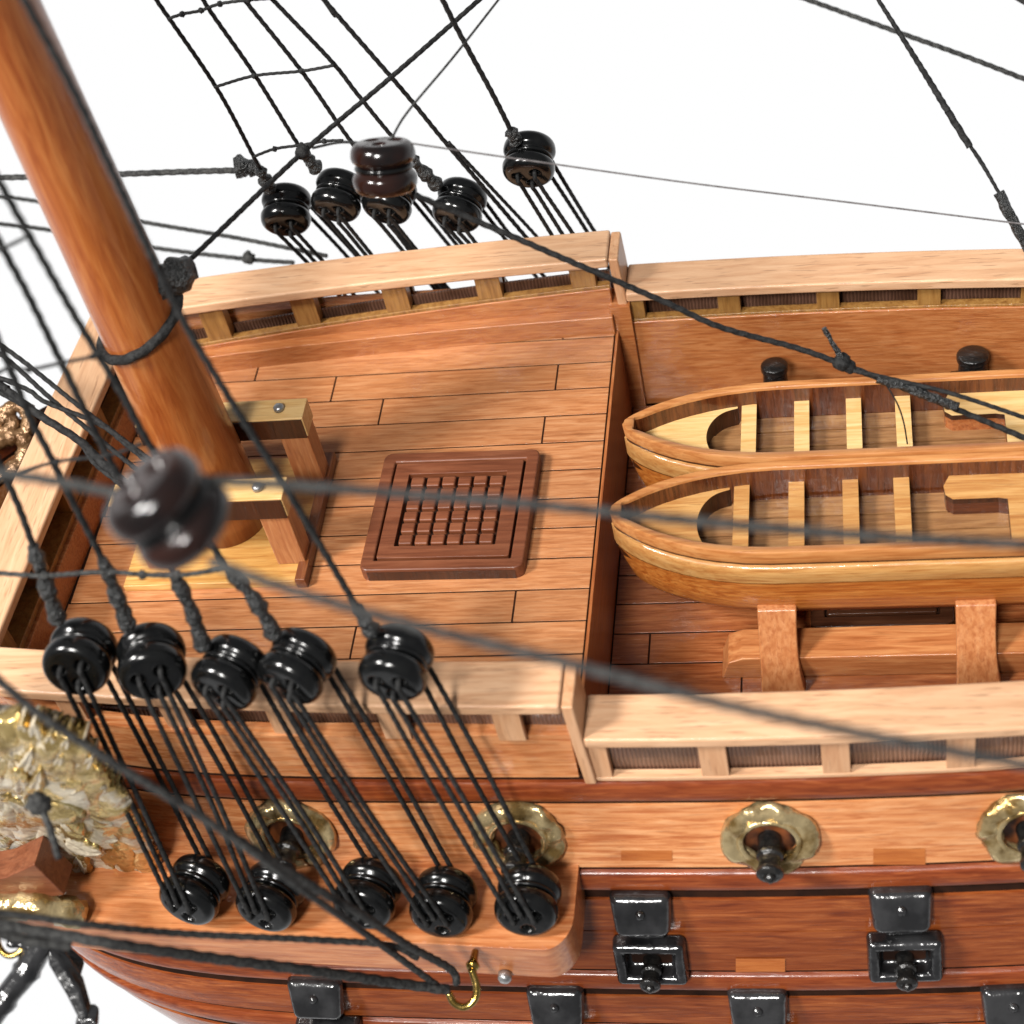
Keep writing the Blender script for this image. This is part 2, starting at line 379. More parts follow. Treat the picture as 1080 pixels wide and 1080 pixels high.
# ------------------------------------------------------------------ the ship's hull and decks
CY = .06                                    # centre line of the ship
def smooth(a, b, x):
    t = max(0, min(1, (x - a) / (b - a))); return t * t * (3 - 2 * t)
def rail_out(x): return 4.86 - .0062 * (x - 1.5) ** 2
_Mz = [(1.6, 4.62), (-.22, 4.72), (-2, 5.09), (-4, 5.52), (-5, 5.75), (-6, 5.93), (-7, 6.02), (-8, 5.9), (-9, 5.4), (-10, 4.3), (-11, 2.6), (-12, .3)]
def _interp(tab, z):
    if z >= tab[0][0]: return tab[0][1]
    for (z0, a), (z1, b) in zip(tab, tab[1:]):
        if z >= z1: return b + (a - b) * (z - z1) / (z0 - z1)
    return tab[-1][1]
def half(x, z):
    m = _interp(_Mz, z)
    xs = _interp([(2, -11.6), (-4, -12.2), (-6, -11.4), (-7, -10.8), (-8, -10.1), (-11, -7)], z)
    p = _interp([(0, 6.0), (-5, 7.6), (-7, 6.6), (-11, 3.5)], z)
    if x < 1.5:
        t = max(0, (x - xs) / (1.5 - xs)); s = 1 - (1 - t) ** p
    else: s = 1 - .0012 * (x - 1.5) ** 2
    return max(.02, m * s)
XS = [-12.4 + i * .2 for i in range(0, 28)] + [-6.8 + i * .4 for i in range(0, 48)]
ship = thing('ship_model', 'brown varnished wooden hull and decks of the sailing ship model', 'model ship')
def band(mb, z0, z1, off, rim=.0, sheer=True, n=6, x0=-13, x1=12, rnd=0, sides=(-1, 1)):
    """a strip of outer planking between two heights, both sides of the ship"""
    for sd in sides:
        rings = []
        for x in [q for q in XS if x0 < q < x1 - .02] + [min(x1, XS[-1])]:
            sh = .012 * max(0, -x) + .0035 * max(0, -x - 3) ** 2 if sheer else 0
            sh = min(sh, .6)
            ring = [(x, CY + sd * (half(x, z0 + sh) - .25), z0 + sh)]
            for k in range(n + 1):
                t = k / n; z = z0 + (z1 - z0) * t
                o = off * (1 if not rim else min(1, (math.sin(PI * t) + .02) ** .28))
                ring.append((x, CY + sd * (half(x, z + sh) + o), z + sh))
            ring.append((x, CY + sd * (half(x, z1 + sh) - .25), z1 + sh))
            rings.append([Vector(p) for p in ring])
        mb.loft(rings, rnd=rnd)
def hull_part(name, mat, *bands, **kw):
    mb = MB()
    for b in bands: band(mb, *b, **kw)
    return mb.build(name, M[mat], ship, smooth=False, bevel=0)
def smooth_by_angle(o, ang=40):
    me = o.data; bm = bmesh.new(); bm.from_mesh(me)
    for f in bm.faces: f.smooth = True
    for e in bm.edges:
        if len(e.link_faces) == 2 and e.calc_face_angle(0) > R_(ang): e.smooth = False
    bm.to_mesh(me); bm.free()
for nm, mt, bs, kw in (
    ('upper_planking', 'hull_light', [(.60, -.31, -.02)], dict(x1=.34, x0=-8.4, sides=(-1,))),
    ('upper_planking', 'hull_light', [(.60, -.31, -.02)], dict(x1=.34, x0=-8.4, sides=(1,))),
    ('wale', 'wale', [(-.37, -.73, .055, 1)], {}),
    ('gun_band_planking', 'hull_light', [(-.83, -2.05, 0)], {}),
    ('wale', 'wale', [(-2.13, -2.49, .06, 1)], {}),
    ('middle_planking', 'hull_dark', [(-2.70, -3.35, .01), (-3.372, -4.19, .01)], {}),
    ('wale', 'wale', [(-4.28, -4.61, .06, 1)], {}),
    ('lower_planking', 'hull_dark', [(-4.80, -5.42, .0)], {}),
    ('bottom_wale', 'wale', [(-5.5, -5.86, .06, 1)], {}),
    ('bottom_planking', 'hull_dark', [(-6.04, -12, 0)], {})):
    kw = dict(kw)
    o = hull_part(nm, mt, *bs, n=10 if nm != 'bottom_planking' else 24, **kw); smooth_by_angle(o, 50)
mb = MB(); band(mb, -.30, -2.2, -.035, n=10); band(mb, -2.2, -11.5, -.035, n=30); o = mb.build('hull_core', M['gap'], ship); smooth_by_angle(o)

# decks: planks as separate strips over dark caulking
def deck(name, mat, x0, x1, z, y0, y1, pitch, phase, butts, clip=None, gap=.026):
    mb = MB(); rows = []
    k = math.ceil((y0 - phase) / pitch)
    edges = [y0] + [phase + pitch * i for i in range(k, 60) if y0 + .05 < phase + pitch * i < y1 - .05] + [y1]
    for i, (a, b) in enumerate(zip(edges, edges[1:])):
        mid = (a + b) / 2; xl = clip(mid) if clip else x0
        cuts = sorted([bx for bx, by in butts if a <= by < b and xl < bx < x1])
        if not cuts: cuts = [c for c in ([xl + (x1 - xl) * random.uniform(.2, .6)] if x1 < 1 and random.random() < .35 else [])]
        xs = [xl] + cuts + [x1]
        for c, d in zip(xs, xs[1:]):
            mb.box(c + gap * .5, d - gap * .5, a + gap * .5, b - gap * .5, z - .1, z, rnd=random.random())
    mb.build(name, M[mat], ship, bevel=.006, seg=1)
    cb = MB(); cb.box((clip((y0 + y1) / 2) if clip else x0) - .3, x1 - .005, y0, y1, z - .14, z - .012); cb.build('caulking', M['gap'], ship)
bow_x = lambda y: -7.83 + .05 * (y - 2)     # foot of the bow bulkhead
deck('forecastle_deck', 'deck', -7.9, .30, 0, -4.05, 4.15, .61, .30, [(-.59, 4.0), (-4.47, 3.3), (-.61, 2.9), (-.72, 1.75), (-.82, -1.9), (-3.2, -2.6), (-6.0, -3.2)], clip=bow_x)
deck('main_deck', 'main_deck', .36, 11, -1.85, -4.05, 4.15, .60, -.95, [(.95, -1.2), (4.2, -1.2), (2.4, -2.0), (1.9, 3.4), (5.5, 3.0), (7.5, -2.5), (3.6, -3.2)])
mb = MB(); mb.box(.305, .355, -4.02, 4.12, -1.84, -.02); mb.build('deck_break_wall', M['bulkhead'], ship, bevel=.01)

def side_strip(mb, x0, x1, ya, yb, z0, z1, step=.4, sides=(-1, 1), rnd=0):
    """a board running fore and aft, following the rail's curve; ya, yb measured in from the rail's outer edge; z may be functions"""
    f0 = z0 if callable(z0) else (lambda x: z0); f1 = z1 if callable(z1) else (lambda x: z1)
    n = max(2, int((x1 - x0) / step))
    for sd in sides:
        rings = []
        for i in range(n + 1):
            x = x0 + (x1 - x0) * i / n; a = CY + sd * (rail_out(x) - ya); b = CY + sd * (rail_out(x) - yb)
            rings.append([Vector((x, a, f0(x))), Vector((x, b, f0(x))), Vector((x, b, f1(x))), Vector((x, a, f1(x)))])
        mb.loft(rings, rnd=rnd)
fz = lambda x: 1.525 + .012 * x            # forecastle rail top
wz = lambda x: .765 - .008 * x             # waist rail top
itop = lambda x: .51 + .053 * (x + 5.5)
for sd in (-1, 1):
    mb = MB(); side_strip(mb, -8.5, .36, 0, .77, lambda x: fz(x) - .2, fz, sides=(sd,)); mb.build('rail_cap', M['beech'], ship, bevel=.045, seg=3)
    mb = MB(); side_strip(mb, .56, 11, 0, .77, lambda x: wz(x) - .2, wz, sides=(sd,), rnd=.4); mb.build('rail_cap', M['beech'], ship, bevel=.045, seg=3)
    # inner bulwark planks
    mb = MB(); side_strip(mb, -8.2, .31, .52, .68, -.05, itop, sides=(sd,)); mb.build('bulwark_plank', M['bulwark'], ship, bevel=.02)
    mb = MB(); side_strip(mb, -8.1, .31, .67, .90, -.02, .38, sides=(sd,), rnd=.7); mb.build('waterway', M['bulwark'], ship, bevel=.02)
    mb = MB(); side_strip(mb, .37, 11, .50, .69, -1.9, .04, sides=(sd,), rnd=.3); mb.build('bulwark_plank', M['bulwark'], ship, bevel=.02)
    # brown strip the balusters stand on
    mb = MB(); side_strip(mb, -8.2, .31, .52, .66, lambda x: itop(x) - .02, lambda x: itop(x) + .06, sides=(sd,)); mb.build('baluster_foot', M['strip'], ship, bevel=.012)
    mb = MB(); side_strip(mb, .57, 11, .50, .66, .03, .085, sides=(sd,)); mb.build('baluster_foot', M['strip'], ship, bevel=.012)
    # ribbed panel between inner and outer balusters
    mb = MB(); side_strip(mb, .57, 11, .26, .29, -.33, .56, sides=(sd,)); mb.build('screen_panel', M['net'], ship)
    mb = MB(); side_strip(mb, -8.2, .31, .37, .41, .2, lambda x: itop(x) + .17, sides=(sd,)); mb.build('screen_panel', M['net'], ship)
    # outer frame of the waist
    mb = MB(); side_strip(mb, .57, 11, .09, .24, -.345, -.27, sides=(sd,)); mb.build('outer_sill', M['beech'], ship, bevel=.01)
    # break bracket
    poly = [(4.84, fz(0) - .04), (4.85, .6), (4.82, -.35), (4.55, -.35), (4.13, -.02), (4.11, fz(0) - .04)]
    mb = MB(); side_strip(mb, .25, .60, .33, .80, -1.85, .5, step=.2, sides=(sd,)); mb.build('break_post', M['bulwark'], ship)
    mb = MB(); mb.prism(poly, lambda p, t: Vector((t + .03 + .06 * (1.5 - p[1]) / 1.7, CY + sd * p[0], p[1])), .335, .50); mb.build('break_bracket', M['beech_z'], ship, bevel=.03)
for sd in (-1, 1):
    off = 0 if sd > 0 else -.1
    for k in range(7):
        x = .60 + 1.62 * k
        a, b = (x - .08, x + .22) if k == 0 else (x - .17 - .0, x + .2)
        mb = MB(); side_strip(mb, a, b, .10, .235, -.27, .56, step=.2, sides=(sd,), rnd=random.random()); mb.build('outer_baluster', M['beech_z'], ship, bevel=.01)
        mb = MB(); side_strip(mb, a, b, .40, .64, .086, .56, step=.2, sides=(sd,), rnd=random.random()); mb.build('inner_baluster', M['strip'], ship, bevel=.012)
    for k in range(5):
        x = (-.12 if sd > 0 else -.43) - 1.6 * k
        mb = MB(); side_strip(mb, x - .21, x + .21, .42, .64, itop(x) + .055, fz(x) - .205, step=.2, sides=(sd,), rnd=random.random()); mb.build('inner_baluster', M['strip'], ship, bevel=.012)
        mb = MB(); side_strip(mb, x - .19, x + .19, .09, .20, .61, fz(x) - .205, step=.2, sides=(sd,), rnd=random.random()); mb.build('outer_baluster', M['strip'] if sd > 0 else M['beech_z'], ship, bevel=.012)
# bow bulkhead and its rail, athwartships
def bow_strip(mb, a, b, z0, z1, y0=-3.75, y1=3.75, n=8, rnd=0, lean=0):
    rings = []
    for i in range(n + 1):
        y = y0 + (y1 - y0) * i / n; c = bow_x(y) - .06 * (1 - (y / 4) ** 2)
        rings.append([Vector((c + a, y, z0)), Vector((c + b, y, z0)), Vector((c + b - lean, y, z1)), Vector((c + a - lean, y, z1))])
    mb.loft(rings, rnd=rnd)
mb = MB(); bow_strip(mb, -.82, .04, 1.24, 1.43, y0=-4.0, y1=4.1); mb.build('bow_rail_cap', M['beech_y'], ship, bevel=.045, seg=3)
mb = MB(); bow_strip(mb, -.35, .02, -.05, .55); mb.build('bow_bulkhead', M['bulwark'], ship, bevel=.02)
mb = MB(); bow_strip(mb, -.37, -.05, .55, .67); mb.build('baluster_foot', M['strip'], ship, bevel=.012)
mb = MB(); bow_strip(mb, -.50, -.42, -1.2, 1.24); mb.build('screen_panel', M['net'], ship)
for k in range(5):
    y = -3.1 + 1.55 * k
    mb = MB(); bow_strip(mb, -.36, -.07, .67, 1.24, y0=y - .2, y1=y + .2, n=1); mb.build('bow_baluster', M['strip'], ship, bevel=.012)
# channels (the shelves that carry the lower deadeyes)
for sd in (-1, 1):
    zt = -2.0; mb = MB(); rings = []
    for x in [-8.6 + .35 * q for q in range(24)] + [-.32 + .05 * q for q in range(8)] + [.06, .085, .10, .112, .12]:
        fr = 6.46 - .035 * max(0, -x) - (.0 if x > -6.5 else .05 * (x + 6.5) ** 2)
        e = .12 - x
        if e < .42: fr -= .55 * (1 - math.sqrt(max(0, 1 - (1 - e / .42) ** 2)))
        zz = zt + .025 * max(0, -x - .5)
        ins = half(x, zz) - .1
        fr = max(fr, ins + .35)
        rings.append([Vector((x, CY + sd * ins, zz - .80)), Vector((x, CY + sd * (fr - .0), zz - .80)), Vector((x, CY + sd * fr, zz)), Vector((x, CY + sd * ins, zz))])
    mb.loft(rings); mb.build('channel_shelf', M['shelf'], ship, bevel=.05, seg=3)

# ---- gun ports on the side: wreaths (upper row) and lidded ports (two lower rows)
def hull_frame(x, z):
    """point on the near side planking and its outward / upward directions"""
    p = Vector((x, CY - half(x, z), z)); dn = Vector((0, CY - half(x, z - .1), z - .1)) - Vector((0, p.y, z))
    up = -dn.normalized(); tx = (Vector((x + .1, CY - half(x + .1, z), z)) - p).normalized()
    out = tx.cross(up).normalized()
    if out.y > 0: out = -out
    return p, out, up, tx
def wmat(x, z):
    p, out, up, tx = hull_frame(x, z)
    m = Matrix((tx, -out, up)).transposed().to_4x4(); m.translation = p; return m
def wreath(x, z):
    m = wmat(x, z)
    mb = MB(); n = 72
    def f(a, b, rr, zz):
        w = noise.noise(Vector((math.cos(a) * 2.2, math.sin(a) * 2.2, x))) * .02
        tw = .028 * math.sin(6 * a + 2.2 * math.sin(2 * a + x) + 1.6 * b) + .012 * noise.noise(Vector((math.cos(a) * 6, math.sin(a) * 6, x + b * .8)))
        return rr * 1.1 + (w + tw) * math.cos(b), zz * .75 + (tw + w * .6) * abs(math.sin(b)) + .03 * math.sin(5 * a + x) * (rr > 0)
    add_torus(mb, (0, -.05, 0), (0, -1, 0), .515, .145, n=n, m=14, fn=f)
    add_torus(mb, (0, -.13, 0), (0, -1, 0), .405, .045, n=48, m=8)
    w = mb.xf(m).build('port_wreath', M['wreath'], ship, smooth=True)
    mb = MB(); add_lathe(mb, [(.38, 0), (.38, .012), (.0, .012)], (0, -.0, 0), (0, -1, 0), n=32)
    mb.xf(m).build('port_dark_disc', M['painted_depth'], w)  # flat disc on the planking, the shade of the opening is its colour
for x, z in ((-4.05, -1.34), (-.67, -1.38), (2.88, -1.45), (6.36, -1.42), (9.8, -1.4)): wreath(x, z)
def port(x, z, lidtilt=0):
    m = wmat(x, z)
    mb = MB(); w, h, t, d = .54, .44, .19, .30
    poly = [(-w, -h), (w, -h), (w, h), (-w, h)]; inn = [(-w + t, -h + t), (w - t, -h + t), (w - t, h - t), (-w + t, h - t)]
    rings = [[Vector((a, 0, b)) for a, b in poly], [Vector((a * .97, -d, b * .97)) for a, b in poly], [Vector((a, -d, b)) for a, b in inn], [Vector((a, -.02, b)) for a, b in inn]]
    fb = MB(); fb.box(-w + t - .01, w - t + .01, -.03, -.024, -h + t - .01, h - t + .01)
    mb.loft(rings); fr = mb.xf(m).build('port_frame', M['iron'], ship, bevel=.085, seg=4)
    fb.xf(m).build('port_dark_plate', M['gap'], fr)  # black plate painting in the darkness of the hole, nothing is cut behind
    mb = MB(); mb.prism([(-.42, -.38), (.42, -.38), (.48, .38), (-.48, .38)], lambda p, q: Vector((p[0] * (1 - .12 * (q < -.1)), q, p[1] * (1 - .1 * (q < -.1)))), -.26, 0)
    rr = Matrix.Translation((-.03, -.05, 1.0)) @ Matrix.Rotation(R_(-14 + lidtilt), 4, 'X')
    ld = mb.xf(m @ rr).build('port_lid', M['iron'], fr, bevel=.11, seg=4)
    mb = MB(); add_blob(mb, (0, -.25, .06), .08, .2, 8)
    mb.xf(m @ rr).build('lid_boss', M['iron'], fr, bevel=.01, smooth=True)
    mb = MB(); add_lathe(mb, [(0.001, 0), (.08, 0), (.08, .5), (.001, .5)], (-.25, -.12, .55), (1, 0, 0), n=10)
    mb.xf(m).build('lid_hinge', M['iron'], fr, smooth=True)
PORTS = [(.98, -3.82), (4.66, -3.78), (8.3, -3.75)]
PORTS2 = [(-4.35, -5.75), (-.55, -5.86), (2.52, -5.88), (6.2, -5.9)]
for x, z in PORTS: port(x, z)
for x, z in PORTS2: port(x, z, -6)
for px0, px1, py0, py1 in ((655, 709, 897, 908), (921, 976, 895, 912), (776, 828, 1011, 1025)):  # small rectangles of darker orange lying on the hull planking
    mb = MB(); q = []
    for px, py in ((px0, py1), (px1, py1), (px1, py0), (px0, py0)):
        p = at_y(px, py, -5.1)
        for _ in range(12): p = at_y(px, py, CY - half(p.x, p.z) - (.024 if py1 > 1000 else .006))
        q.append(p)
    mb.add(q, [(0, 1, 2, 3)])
    mb.build('darker_patch', M['dark_patch'], ship)

# ------------------------------------------------------------------ cannons
def cannon_barrel():
    mb = MB()
    add_lathe(mb, [(.001, -.5), (.17, -.5), (.17, .05), (.15, .25), (.19, .27), (.19, .33), (.15, .36), (.165, .52), (.19, .55), (.19, .62), (.13, .66), (.08, .66), (.07, .5), (.001, .5)], (0, 0, 0), (0, -1, 0), n=20)
    return mb
def place_cannon(i, x, z, label, big, drop):
    m = wmat(x, z); c = m @ Vector((0, 0, 0)); e = (m.to_3x3() @ Matrix.Rotation(R_(drop), 3, 'X'))
    global can0
    if can0 is None:
        can0 = thing('cannon', label, 'cannon', c, 'cannons in the ports of the near side', e)
        cannon_barrel().build('barrel', M['gunblack'], can0, smooth=True, bevel=.01)
        mb = MB(); add_blob(mb, (0, -.66, 0), .085, .15, 8); mb.build('muzzle_plug', M['gunblack'], can0, smooth=True)
        return
    dup(can0, c, e, label, scale=big)
can0 = None
for i, (x, z, lab, big, drop) in enumerate((
    (2.88, -1.48, 'black cannon poking out of the gilded wreath in the middle of the near side', 1, 8),
    (-.67, -1.42, 'black cannon in the gilded wreath behind the last near lower deadeye', 1, 8),
    (-4.05, -1.37, 'black cannon in the gilded wreath behind the lanyards farthest forward', 1, 8),
    (6.36, -1.45, 'black cannon in the gilded wreath cut by the right edge', 1, 8),
    (.98, -3.95, 'small black cannon in the lidded port beside the end of the deadeye shelf', .82, 5),
    (4.66, -3.92, 'small black cannon in the second lidded port from the deadeye shelf', .82, 5),
    (-.55, -5.98, 'small black cannon in the low port under the brass hook', .82, 5),
    (2.52, -6.0, 'small black cannon in the low port between the two upper lidded ports', .82, 5))):
    place_cannon(i, x, z, lab, big, drop)
# deck guns behind the far boat
def deck_gun(x, label, s=1):
    t = thing('deck_gun', label, 'cannon', (x, 3.72, -1.85), 'deck guns along the far bulwark')
    mb = MB(); add_blob(mb, (0, -.1, .45), .42 * s, .25, 14, (1.1, .8, .95)); mb.build('carriage', M['gunblack'], t, smooth=True)
    mb = MB(); add_lathe(mb, [(.001, -.2), (.26 * s, -.2), (.26 * s, .3), (.21 * s, .36), (.20 * s, .66), (.23 * s, .70), (.23 * s, .80), (.17 * s, .84), (.001, .85)], (0, -.05, .38), (0, .12, 1), n=20); mb.build('barrel', M['gunblack'], t, bevel=.015)
    mb = MB()
    for a in (-.3, .3):
        for b in (-.35, .08): add_lathe(mb, [(.001, -.06), (.12, -.06), (.12, .06), (.001, .06)], (a * s, b, .12), (1, 0, 0), n=14)
    mb.build('wheels', M['gunblack'], t, bevel=.01)
deck_gun(2.92, 'small black deck gun behind the bow half of the far boat')
deck_gun(6.15, 'black deck gun with a wide carriage at the right behind the far boat', 1.15)

# ------------------------------------------------------------------ hatch, bitts, mast
def grating(name, label, x0, x1, y0, y1, z0, z1, mat, nx, ny, m1, m2, twist=0):
    t = thing(name, label, 'hatch', ((x0 + x1) / 2, (y0 + y1) / 2, z0), rot=(0, 0, twist))
    a, b, h = (x1 - x0) / 2, (y1 - y0) / 2, z1 - z0
    mb = MB(); g = .035
    def ring(x, y, w, zt, zb=.0):   # rectangular frame
        def rr(X_, Y_, r):
            o = []
            for cx_, cy_, a0 in ((X_ - r, Y_ - r, 0), (-X_ + r, Y_ - r, 90), (-X_ + r, -Y_ + r, 180), (X_ - r, -Y_ + r, 270)):
                for q in range(5):
                    a_ = R_(a0 + q * 22.5); o.append((cx_ + r * math.cos(a_), cy_ + r * math.sin(a_)))
            return o
        ro = .13 if zb == 0 and w < m1 and x == a else .03
        O, I = rr(x, y, ro), rr(x - w, y - w, .02); wv = lambda p: zt + .012 * noise.noise(Vector((p[0], p[1], 2)))
        mb.loft([[Vector((p[0], p[1], zb)) for p in O], [Vector((p[0], p[1], wv(p))) for p in O], [Vector((p[0], p[1], wv(p))) for p in I], [Vector((p[0], p[1], zb)) for p in I], [Vector((p[0], p[1], zb)) for p in O]], cap=False)
    ring(a, b, m1 - g, h); mb.build('coaming', M[mat], t, bevel=.035, seg=3)
    mb = MB(); mb.box(-a + .12, a - .12, -b - .008, -b + .02, .0, h - .05); mb.build('burnt_shaded_edge', M['burnt'], t)  # front side only: burnt edge with its shade painted into the colour
    mb = MB(); ring(a - m1, b - m1, m2 - m1, h + .002); mb.build('inner_frame', M[mat], t, bevel=.012)
    mb = MB(); mb.box(-a + .06, a - .06, -b + .06, b - .06, .0, h - .1); mb.build('hatch_bed', M['gap'], t)
    mb = MB(); X, Y = a - m2 - .03, b - m2 - .03; cx, cy = 2 * X / nx, 2 * Y / ny
    for i in range(nx):
        for j in range(ny):
            u, v = -X + cx * (i + .5), -Y + cy * (j + .5); e = .026
            zz = h - .012 + random.uniform(-.008, .008)
            mb.box(u - cx / 2 + e * .75, u + cx / 2 - e * .75, v - cy / 2 + e, v + cy / 2 - e, .02, zz, rnd=random.random())
    mb.build('grating_blocks', M[mat], t, bevel=.03, seg=3)
    return t
grating('hatch_grating', 'square walnut brown hatch with a grid of blocks on the forecastle deck', -3.24, -.69, -1.27, 1.20, 0, .24, 'hatch', 6, 6, .24, .48, R_(-1.0))
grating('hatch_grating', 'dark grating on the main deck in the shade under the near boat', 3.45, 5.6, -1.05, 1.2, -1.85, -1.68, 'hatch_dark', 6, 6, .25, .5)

bt = thing('mast_bitts', 'pale wooden bitts of posts and rails around the foot of the mast', 'bitts', (-5.5, .05, 0))
bb = (-5.5, .05, 0)
mb = MB(); mb.box(-7.1, -4.28, -1.33, 1.33, .0, .14); mb.build('base_plate', M['maple_gold'], bt, bb, bevel=.02)
mb = MB(); mb.box(-4.275, -4.10, -1.36, 1.36, .0, .20); mb.build('base_trim', M['trim'], bt, bb, bevel=.02)
for sd in (-1, 1):
    yc = .05 + sd * .84
    mb = MB(); mb.box(-6.9, -4.14, yc - .22, yc + .23, 1.26, 1.66, rnd=.3 * sd); r = mb.build('cross_rail', M['maple'], bt, bb, bevel=.015)
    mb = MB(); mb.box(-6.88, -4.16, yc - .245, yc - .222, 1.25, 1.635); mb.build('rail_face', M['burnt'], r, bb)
    for x in (-4.62, -6.75):
        mb = MB(); mb.box(x + .0, x + .46, yc - .20, yc + .20, .14, 1.259, rnd=random.random()); mb.build('post', M['post'], bt, bb, bevel=.02)
    mb = MB(); add_lathe(mb, [(.001, 0), (.085, 0), (.085, .05), (.06, .08), (.001, .085)], (-4.55, yc, 1.665), (0, 0, 1), n=16); mb.build('pin_head', M['steel'], bt, bb, smooth=True)

mt = thing('foremast', 'thick orange brown varnished mast standing on the forecastle', 'mast', (-5.66, .05, .1))
mb = MB(); rings = []
for i in range(60):
    z = .15 + i * .5; r = .675 - .0155 * z; x = -5.655 - .017 * z
    rings.append([Vector((x + r * math.cos(2 * PI * k / 48), .05 + r * math.sin(2 * PI * k / 48), z)) for k in range(48)])
mb.loft(rings); mb.build('pole', M['mast'], mt, (-5.66, .05, .1), smooth=True)
# collar rope on the mast with its seized stay running up to the right
pts = []; cz = 4.35
for i in range(33):
    a = 2 * PI * i / 32; tilt = .25 * math.cos(a - R_(20))
    pts.append((-5.73 + .645 * math.cos(a), .05 + .645 * math.sin(a), cz + tilt))
mb = MB(); add_rope(mb, pts, .075)
dm = depth((-5.2, -.3, 4.5))
k0, k1 = at_d(170, 300, dm - .1), at_d(191, 287, dm - .1)
col = thing('mast_collar', 'dark rope collar around the mast tied in a thick seized lump', 'rope', pts[0])
mb.build('collar_loop', M['rope'], col, pts[0], smooth=True)
mb = MB(); add_rope(mb, [at_d(160, 308, dm), k0, k1, at_d(196, 284, dm)], .19, rough=.35, rf=lambda t: .7 + .6 * math.sin(PI * min(1, t * 1.1)) ** .5 if t < .9 else .8, step=.04); mb.build('seizing', M['seizing'], col, pts[0], smooth=True)
rope('stay_rope', 'taut dark rope rising to the upper right from the mast collar', [at_d(192, 282, dm), at_d(320, 160, dm + 1.2), at_d(420, 75, dm + 2), at_d(530, -22, dm + 3)], .038,
     knots=[(at_d(319, 160, dm + 1.2), .11)])

